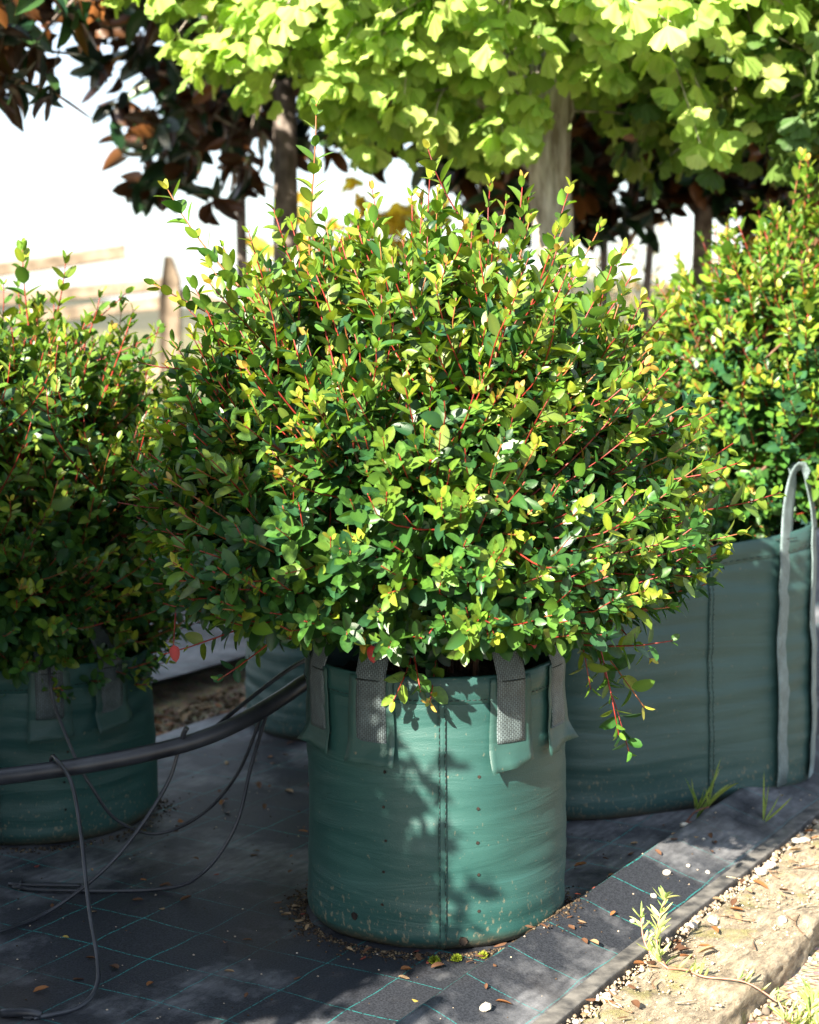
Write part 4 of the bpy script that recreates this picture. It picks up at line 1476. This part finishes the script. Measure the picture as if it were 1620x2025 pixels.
# ------------------------------------------------------------------ irrigation
def tube_thing(name, pts, r, n, label, cat, group=None, sides=10):
    base = np.array([pts[0][0], pts[0][1], 0.0])
    mb = MB()
    mb.tube(spline(np.array(pts) - base, n), r, sides)
    o = add(name, mb.mesh(name, [M['pipe']]), None, tuple(base))
    return tag(o, label, cat, group)


tube_thing('water_pipe', [(-2.1, 3.55, 0.018), (-1.7, 3.5, 0.09), (-1.25, 3.43, 0.20), (-0.837, 3.4, 0.26), (-0.633, 3.42, 0.285), (-0.461, 3.46, 0.315), (-0.351, 3.52, 0.348), (-0.272, 3.6, 0.381), (-0.226, 3.66, 0.401),
                          (-0.14, 3.75, 0.425), (-0.03, 3.86, 0.40), (0.03, 3.95, 0.24), (0.03, 3.98, 0.0)], 0.0175, 120, 'thick black water pipe arching past the bag with four straps', 'pipe', sides=14)
tube_thing('drip_tube', [(-0.743, 3.44, 0.262), (-0.735, 3.425, 0.294), (-0.716, 3.38, 0.302), (-0.678, 3.34, 0.262), (-0.642, 3.24, 0.189), (-0.599, 3.08, 0.103), (-0.56, 2.95, 0.046), (-0.553, 2.89, 0.018), (-0.575, 2.84, 0.005), (-0.632, 2.80, 0.005), (-0.66, 2.80, 0.004)], 0.0042, 80,
           'thin black drip tube looped over the thick pipe and dropping to the mat', 'tube')
tube_thing('drip_tube', [(-0.478, 3.468, 0.305), (-0.503, 3.45, 0.231), (-0.56, 3.4, 0.144), (-0.627, 3.36, 0.072), (-0.722, 3.316, 0.008), (-0.798, 3.209, 0.004), (-0.92, 3.118, 0.004), (-1.1, 3.05, 0.004)], 0.0042, 60,
           'thin black drip tube slanting from the pipe down across the mat', 'tube')
tube_thing('drip_tube', [(-0.80, 3.83, 0.43), (-0.803, 3.75, 0.425), (-0.797, 3.715, 0.385), (-0.783, 3.70, 0.333), (-0.725, 3.62, 0.24), (-0.689, 3.6, 0.184), (-0.64, 3.62, 0.104), (-0.557, 3.65, 0.063), (-0.455, 3.64, 0.11), (-0.372, 3.6, 0.212), (-0.312, 3.56, 0.355)], 0.0038, 80,
           'pale-worn drip tube sagging from the pipe to the shaded bag', 'tube')
dt = tube_thing('drip_tube', [(-0.305, 3.565, 0.352), (-0.333, 3.50, 0.255), (-0.363, 3.45, 0.14), (-0.43, 3.44, 0.045), (-0.52, 3.45, 0.006), (-0.749, 3.445, 0.005), (-0.833, 3.467, 0.005)], 0.0042, 70,
                'drip tube curving down to a taped end lying on the mat', 'tube')
b0 = np.array(dt.location)
mb = MB()
mb.tube(spline(np.array([(-0.683, 3.474, 0.005), (-0.76, 3.480, 0.006), (-0.836, 3.476, 0.005)]) - b0, 14), 0.0042, 8)
mb.tube(spline(np.array([(-0.69, 3.463, 0.009), (-0.76, 3.465, 0.009), (-0.842, 3.470, 0.009)]) - b0, 14), 0.0042, 8)
add('folded_end', mb.mesh('folded_end', [M['pipe']]), dt)
mb = MB()
mb.tube([np.array((-0.815, 3.468 + 0.016 * math.cos(a), 0.008 + 0.009 * math.sin(a))) - b0 for a in np.linspace(0, 2 * math.pi, 12)] + [np.array((-0.812, 3.462, 0.032)) - b0], 0.0016, 5)
add('cable_tie', mb.mesh('cable_tie', [M['pipe']]), dt)
tube_thing('drip_tube', [(-0.415, 3.49, 0.325), (-0.40, 3.50, 0.345), (-0.315, 3.6, 0.40), (-0.244, 3.68, 0.437), (-0.15, 3.8, 0.46), (-0.05, 3.93, 0.44), (0.0, 4.0, 0.3), (0.0, 4.02, 0.004)], 0.0048, 50,
           'drip tube running up alongside the pipe behind the four-strap bag', 'tube')
nb = tube_thing('pipe_nipple', [(-0.470, 3.452, 0.325), (-0.466, 3.447, 0.340), (-0.459, 3.443, 0.352)], 0.0055, 8, 'small black stub plugged into the top of the thick pipe', 'fitting')
stk = tube_thing('drip_stake', [(-0.63, 2.802, 0.008), (-0.655, 2.802, 0.012), (-0.70, 2.812, 0.006)], 0.008, 10, 'black dripper stake lying on the mat at the tube end', 'stake')


# ------------------------------------------------------------------ litter, pebbles, weeds
LIT_T = [leaf_template(1.0, 0.0, 0.10, 0.12), leaf_template(1.0, -0.1, -0.08, 0.22), leaf_template(1.0, 0.1, 0.17, -0.15)]
rng = random.Random(77)
LCOL = {'brown': (0.10, 0.052, 0.030), 'orange': (0.22, 0.095, 0.035), 'red': (0.16, 0.038, 0.028), 'tan': (0.27, 0.19, 0.11), 'yellow': (0.32, 0.25, 0.06)}
lit_mesh = {}
for k, tm in enumerate(LIT_T):
    for cn, cv in LCOL.items():
        lit_mesh[(k, cn)] = build_mesh('fallen_leaf', tm[0] * np.array([1, 0.42, 1]), tm[2], tm[1], True, Leaves.vcol(np.array(cv), tm[3], (1.25, 1.2, 1.15), None), mats=[M['litter']])


def ground_h(a, l):
    if -3.1 < l < -1.25:
        return mat_height(l, a)
    return -0.045 if not (-1.19 < l < -0.985) else 0.008


def row_xy(x, y):
    return x * U[0] + y * U[1], x * V[0] + y * V[1]


def fallen(x, y, cn, size, where, lift=0.003):
    a, l = row_xy(x, y)
    o = bpy.data.objects.new('fallen_leaf', lit_mesh[(rng.randrange(3), cn)])
    o.location = (x, y, ground_h(a, l) + lift + size * 0.03)
    o.rotation_euler = (rng.uniform(-0.25, 0.25), rng.uniform(-0.2, 0.2), rng.uniform(0, 6.28))
    o.scale = (size,) * 3
    col.objects.link(o)
    tag(o, 'small %s fallen leaf lying on %s' % (cn, where), 'leaf', '%s leaves fallen on %s' % (cn, where))


BAGS = [(CB[0], CB[1], 0.27), (LB[0], LB[1], 0.29), (0.52, 4.46, 0.50), (-0.19, 4.96, 0.3)]


def free(x, y, m=0.01):
    return all(math.hypot(x - a, y - b) > r + m for a, b, r in BAGS)


n = 0
while n < 130:
    a, l = rng.uniform(2.1, 4.2), rng.uniform(-2.75, -1.3)
    x, y = local_to_row(a, l)
    px, py, dd = project(np.array([x, y, 0]))
    if not free(x, y) or not (-30 < px < 1650 and 1300 < py < 2060):
        continue
    if py > 1820 and px < 700 and rng.random() < 0.75:
        continue
    n += 1
    fallen(x, y, rng.choice(['brown', 'brown', 'orange', 'red', 'tan', 'brown', 'yellow' if rng.random() < 0.4 else 'brown']), rng.uniform(0.013, 0.034), 'the black weed mat')
for k in range(34):      # ring of litter caught at the foot of the bag
    th = rng.uniform(-2.4, 2.4)
    r = 0.272 + abs(rng.gauss(0, 0.03))
    x, y = CB[0] + r * math.sin(th), CB[1] - r * math.cos(th)
    fallen(x, y, rng.choice(['brown', 'brown', 'tan', 'red']), rng.uniform(0.012, 0.03), 'the soil round the four-strap bag', 0.006)
for k in range(150):      # litter strip behind
    a, l = rng.uniform(2.6, 4.4), rng.uniform(-3.38, -3.12)
    x, y = local_to_row(a, l)
    fallen(x, y, rng.choice(['orange', 'brown', 'orange', 'tan']), rng.uniform(0.03, 0.06), 'the litter strip between the mats', 0.012)
for k in range(70):      # gap between edging and sleeper
    a = rng.uniform(2.3, 4.6)
    l = rng.choice([rng.uniform(-1.218, -1.17), rng.uniform(-1.2, -1.1)])
    x, y = local_to_row(a, l)
    fallen(x, y, rng.choice(['tan', 'brown', 'brown', 'orange']), rng.uniform(0.02, 0.042), 'the sleeper edge', 0.008)


def pebble_mesh(seed, flat=0.65):
    rs = random.Random(seed)
    import bmesh
    bm = bmesh.new()
    bmesh.ops.create_icosphere(bm, subdivisions=2, radius=1.0)
    for v in bm.verts:
        d = v.co.normalized()
        k = 1 + 0.28 * noise.noise(d * 1.3 + Vector((seed * 3.1, 0, 0))) + 0.12 * noise.noise(d * 3.1 + Vector((0, seed, 0)))
        v.co = d * k
        v.co.z *= flat
    me = bpy.data.meshes.new('pebble')
    bm.to_mesh(me)
    bm.free()
    return me


PEB_M = [noise_mat('white_stone', (0.28, 0.26, 0.22), (0.58, 0.55, 0.49), 1.5, 0.8, 0.4, 0.05), noise_mat('tan_stone', (0.25, 0.19, 0.13), (0.48, 0.38, 0.27), 1.5, 0.85, 0.4, 0.05), noise_mat('grey_stone', (0.12, 0.12, 0.12), (0.32, 0.31, 0.29), 1.5, 0.85, 0.4, 0.05)]
PEB = []
for m_i in range(3):
    for s in range(4):
        me = pebble_mesh(s + 5 * m_i)
        for p_ in me.polygons:
            p_.use_smooth = s % 2 == 0
        me.materials.append(PEB_M[m_i])
        PEB.append(me)


def pebble(x, y, size, kind, where, z=None):
    a, l = row_xy(x, y)
    o = bpy.data.objects.new('pebble', PEB[kind * 4 + rng.randrange(4)])
    o.location = (x, y, (ground_h(a, l) if z is None else z) + size * 0.40)
    o.rotation_euler = (rng.uniform(-0.3, 0.3), rng.uniform(-0.3, 0.3), rng.uniform(0, 6.28))
    o.scale = (size * rng.uniform(0.8, 1.3), size * rng.uniform(0.8, 1.2), size)
    col.objects.link(o)
    nm = ('white', 'tan', 'grey')[kind]
    tag(o, 'small %s pebble lying on %s' % (nm, where), 'pebble', '%s pebbles on %s' % (nm, where))


for x, y, s in ((0.545, 3.50, 0.010), (0.60, 3.56, 0.006), (0.64, 3.55, 0.005), (0.50, 3.38, 0.007), (0.44, 3.25, 0.006), (0.63, 3.80, 0.010), (0.13, 2.80, 0.010), (0.66, 3.72, 0.005)):
    pebble(x, y, s, 0, 'the black weed mat')
for k in range(70):
    a, l = rng.uniform(2.3, 4.7), rng.choice([rng.uniform(-1.215, -1.17), rng.uniform(-1.2, -1.0)])
    x, y = local_to_row(a, l)
    pebble(x, y, rng.uniform(0.005, 0.013), rng.choice([0, 0, 0, 1]), 'the mossy sleeper')
for k in range(120):
    a, l = rng.uniform(2.4, 4.6), rng.uniform(-0.96, -0.6)
    x, y = local_to_row(a, l)
    pebble(x, y, rng.uniform(0.009, 0.026), rng.choice([0, 1, 1, 2]), 'the gravel path', GROUND_Z)
# fine gravel that cannot be counted
mb = MB()
ico = [np.array([v.co[:] for v in PEB[k].vertices]) for k in range(4)]
tri = [np.array([p.vertices[:] for p in PEB[k].polygons]) for k in range(4)]
rs = np.random.RandomState(5)
octa = np.array([(1, 0, 0), (0, 1, 0), (-1, 0, 0), (0, -1, 0), (0, 0, 0.7), (0, 0, -0.7)], float)
octf = np.array([(0, 1, 4), (1, 2, 4), (2, 3, 4), (3, 0, 4), (1, 0, 5), (2, 1, 5), (3, 2, 5), (0, 3, 5)])


def gravel(n, arange, lrange, z, smin, smax, mb, cols):
    for k in range(n):
        a, l = rs.uniform(*arange), rs.uniform(*lrange)
        x, y = local_to_row(a, l)
        s = smin + (smax - smin) * rs.rand() ** 2.5
        R = Matrix.Rotation(rs.uniform(0, 6.28), 3, 'Z') @ Matrix.Rotation(rs.uniform(-0.6, 0.6), 3, 'X')
        P = (octa * (1 + rs.uniform(-0.35, 0.35, (6, 1)))) @ np.array(R).T * s
        zz = z(a, l) if callable(z) else z
        mb.put(P + np.array([x, y, zz + s * 0.3]), None, octf, cols[rs.randint(len(cols))] * rs.uniform(0.7, 1.25))


GC = np.array([[0.34, 0.27, 0.19], [0.24, 0.19, 0.13], [0.5, 0.45, 0.38], [0.18, 0.15, 0.12], [0.40, 0.30, 0.20]])
gravel(9000, (2.2, 5.2), (-0.99, -0.35), GROUND_Z, 0.003, 0.013, mb, GC)
gravel(3600, (2.2, 5.2), (-1.222, -1.165), -0.012, 0.002, 0.008, mb, GC)
gravel(2200, (2.2, 5.0), (-1.18, -1.0), 0.006, 0.0012, 0.0045, mb, GC)
gravel(1300, (2.3, 4.6), (-3.40, -3.13), -0.045, 0.004, 0.014, mb, GC * np.array([0.42, 0.36, 0.30]))  # strip stones darkened in colour to stand in for shade
M['gravel'] = attr_mat('gravel', 0.9, 0.2, 0.25, 90, 0.3)
g = add('gravel', mb.mesh('gravel', [M['gravel']], smooth=False))
tag(g, 'fine mixed gravel and crushed stone along the path and litter strip', 'gravel', kind='stuff')
# crumbs of potting soil and sand on the mat round the bags
mb = MB()
SC = np.array([[0.04, 0.027, 0.017], [0.06, 0.04, 0.025], [0.12, 0.09, 0.055], [0.025, 0.018, 0.012]])
for (bx, by, br), n in zip([(CB[0], CB[1], 0.262), (LB[0], LB[1], 0.285)], (2600, 900)):
    for k in range(n):
        th = rs.uniform(0, 2 * math.pi)
        r = br + 0.0 + abs(rs.normal(0, 0.022))
        x, y = bx + r * math.sin(th), by - r * math.cos(th)
        s = rs.uniform(0.001, 0.004)
        a, l = row_xy(x, y)
        P = octa * (1 + rs.uniform(-0.4, 0.4, (6, 1))) * s
        mb.put(P + np.array([x, y, ground_h(a, l) + s * 0.3]), None, octf, SC[rs.randint(4)])
for k in range(500):
    a, l = rs.uniform(2.0, 4.2), rs.uniform(-2.9, -1.27)
    x, y = local_to_row(a, l)
    if not free(x, y, 0.0):
        continue
    s = rs.uniform(0.001, 0.0028)
    mb.put(octa * s + np.array([x, y, ground_h(a, l) + s * 0.3]), None, octf, (0.4, 0.33, 0.25) if rs.rand() < 0.6 else SC[1])
g = add('soil_crumbs', mb.mesh('soil_crumbs', [M['gravel']], smooth=False))
tag(g, 'crumbs of potting soil and sand on the mat round the bag feet', 'soil', kind='stuff')


# weeds
WEED_T = [leaf_template(1.0, -0.15, 0.06, 0.14, rows=4), leaf_template(1.0, -0.1, 0.04, -0.12, rows=4)]
WC = np.array([[0.34, 0.42, 0.16], [0.24, 0.36, 0.12], [0.42, 0.45, 0.22]])


def trailing_weed(loc, stems, seed, label, leaf=0.034, w=0.20, cols=WC, group=None, dens=0.38):
    rs = np.random.RandomState(seed)
    root = empty('trailing_weed', loc)
    tag(root, label, 'weed', group)
    LV = Leaves()
    for pts in stems:
        p = spline(np.array(pts), 26)
        mb = MB()
        mb.tube(p, np.linspace(0.0026, 0.0013, 26), 5, (0.30, 0.13, 0.09))
        add('stem', mb.mesh('stem', [M['twig']]), root)
        T = norm(np.gradient(p, axis=0))
        for k in range(1, 26):
            if k < 25 and rs.rand() < dens:
                continue
            for _ in range(rs.randint(2, 4) if k < 25 else 5):
                rd = norm(np.cross(T[k], rs.normal(0, 1, 3)))
                rd[2] = abs(rd[2])
                ld = norm(rd + T[k] * rs.uniform(0.1, 0.8) + np.array([0, 0, 0.3]))
                LV.add(p[k], ld, np.array([0, 0, 1.0]) + rs.normal(0, 0.3, 3) - ld * 0.2, leaf * rs.uniform(0.55, 1.15), w * rs.uniform(0.8, 1.2), cols[rs.randint(len(cols))] * rs.uniform(0.8, 1.15), rs.randint(2))
    LV.write(root, WEED_T, M['weed_leaf'], singles=200)
    return root


w0 = np.array([0.470, 3.00, 0.0])
trailing_weed(tuple(w0), [np.array([(0.470, 3.007, 0.010), (0.458, 3.04, 0.035), (0.462, 3.06, 0.075), (0.478, 3.08, 0.115)]) - w0, np.array([(0.470, 3.007, 0.010), (0.500, 2.968, 0.022), (0.530, 2.945, 0.018), (0.60, 2.925, 0.016), (0.66, 2.885, -0.012), (0.71, 2.846, -0.03)]) - w0,
                          np.array([(0.475, 3.0, 0.010), (0.445, 3.02, 0.03), (0.432, 3.04, 0.055), (0.43, 3.06, 0.085)]) - w0], 3, 'pale trailing weed with pointed leaves sprawling over the mossy sleeper')
w1 = np.array([0.69, 2.83, GROUND_Z])
trailing_weed(tuple(w1), [[(0, 0, 0), (0.02, 0.0, 0.03), (0.05, -0.01, 0.05)], [(0, 0, 0), (-0.03, -0.01, 0.03), (-0.05, -0.03, 0.05)], [(0, 0, 0), (0.01, 0.03, 0.04), (0.02, 0.05, 0.06)]], 5, 'pale tufted weed rooted in the gravel at the foot of the sleeper', leaf=0.04)
w2 = np.array([0.655, 3.935, 0.0])
trailing_weed(tuple(w2), [[(0, 0, 0), (0.02, -0.01, 0.03), (0.05, -0.02, 0.045)], [(0, 0, 0), (0.06, -0.01, 0.012), (0.12, -0.02, 0.015), (0.18, -0.02, 0.004)]], 9, 'wisp of green grass growing against the largest bag', leaf=0.11, w=0.035, cols=np.array([[0.14, 0.24, 0.05], [0.22, 0.30, 0.08]]), dens=0.93)


# moss tufts
def moss(loc, r, n, c, label, seed):
    rs = np.random.RandomState(seed)
    root = empty('moss_tuft', loc)
    tag(root, label, 'moss')
    LV = Leaves()
    for i in range(n):
        d = norm(rs.normal(0, 1, 3))
        d[2] = abs(d[2])
        LV.add(d * r * 0.4 + np.array([0, 0, r * 0.1]), d, np.array([0, 0, 1.0]) + rs.normal(0, 0.8, 3), r * rs.uniform(0.45, 0.8), 0.5, np.array(c) * rs.uniform(0.7, 1.25), 0)
    LV.write(root, WEED_T, M['weed_leaf'], singles=0)
    return root


def foot(th, extra=0.008):
    r = 0.262 + extra
    return CB[0] + r * math.sin(th), CB[1] - r * math.cos(th)


for k, (th, r, c, lab, e) in enumerate(((0.82, 0.017, (0.30, 0.31, 0.04), 'yellow-green ball of moss against the bag foot', 0.006), (1.25, 0.014, (0.10, 0.20, 0.02), 'dark green moss tuft at the side of the bag foot', 0.012),
                                        (0.12, 0.011, (0.16, 0.22, 0.02), 'bright moss tuft before the bag seam', 0.035), (0.30, 0.010, (0.18, 0.22, 0.025), 'small lime moss tuft near the drain hole', 0.03),
                                        (-0.02, 0.012, (0.15, 0.20, 0.02), 'flat lime moss tuft at the front of the bag foot', 0.045), (1.0, 0.016, (0.13, 0.2, 0.05), 'feathery green seedling beside the moss ball', 0.014))):
    x, y = foot(th, e)
    moss((x, y, 0.002), r, 130, c, lab, 90 + k)


# dry sticks and straw on the sleeper and the mat edge
def stick(x, y, z, ang, ln, r, label, c):
    o = empty('dry_stick', (x, y, z))
    tag(o, label, 'stick', 'dry sticks on the mossy sleeper')
    d = np.array([math.cos(ang), math.sin(ang), rng.uniform(-0.05, 0.1)])
    sd_ = np.array([-d[1], d[0], 0])
    pts = [d * ln * f + sd_ * ln * 0.10 * math.sin(f * 4 + ang) for f in np.linspace(-0.5, 0.5, 7)]
    mb = MB()
    mb.tube(spline(pts, 12), np.linspace(r, r * 0.5, 12), 5, c)
    add('shaft', mb.mesh('shaft', [M['twig']]), o)
    if ln > 0.05:
        mb = MB()
        mb.tube([pts[4], pts[4] + (d * 0.5 + sd_) * ln * 0.12 + np.array([0, 0, 0.004]), pts[4] + (d * 0.8 + sd_) * ln * 0.22 + np.array([0, 0, 0.006])], [r * 0.6, r * 0.5, r * 0.3], 4, c)
        add('side_twig', mb.mesh('side_twig', [M['twig']]), o)


for k in range(26):
    a, l = rng.uniform(2.4, 4.2), rng.uniform(-1.2, -1.0)
    x, y = local_to_row(a, l)
    pale = rng.random() < 0.5
    stick(x, y, 0.014, rng.uniform(0, 3.1), rng.uniform(0.03, 0.10), rng.uniform(0.0011, 0.0024), 'thin %s dry stick lying on the mossy sleeper' % ('pale' if pale else 'brown'), (0.42, 0.34, 0.22) if pale else (0.16, 0.10, 0.06))
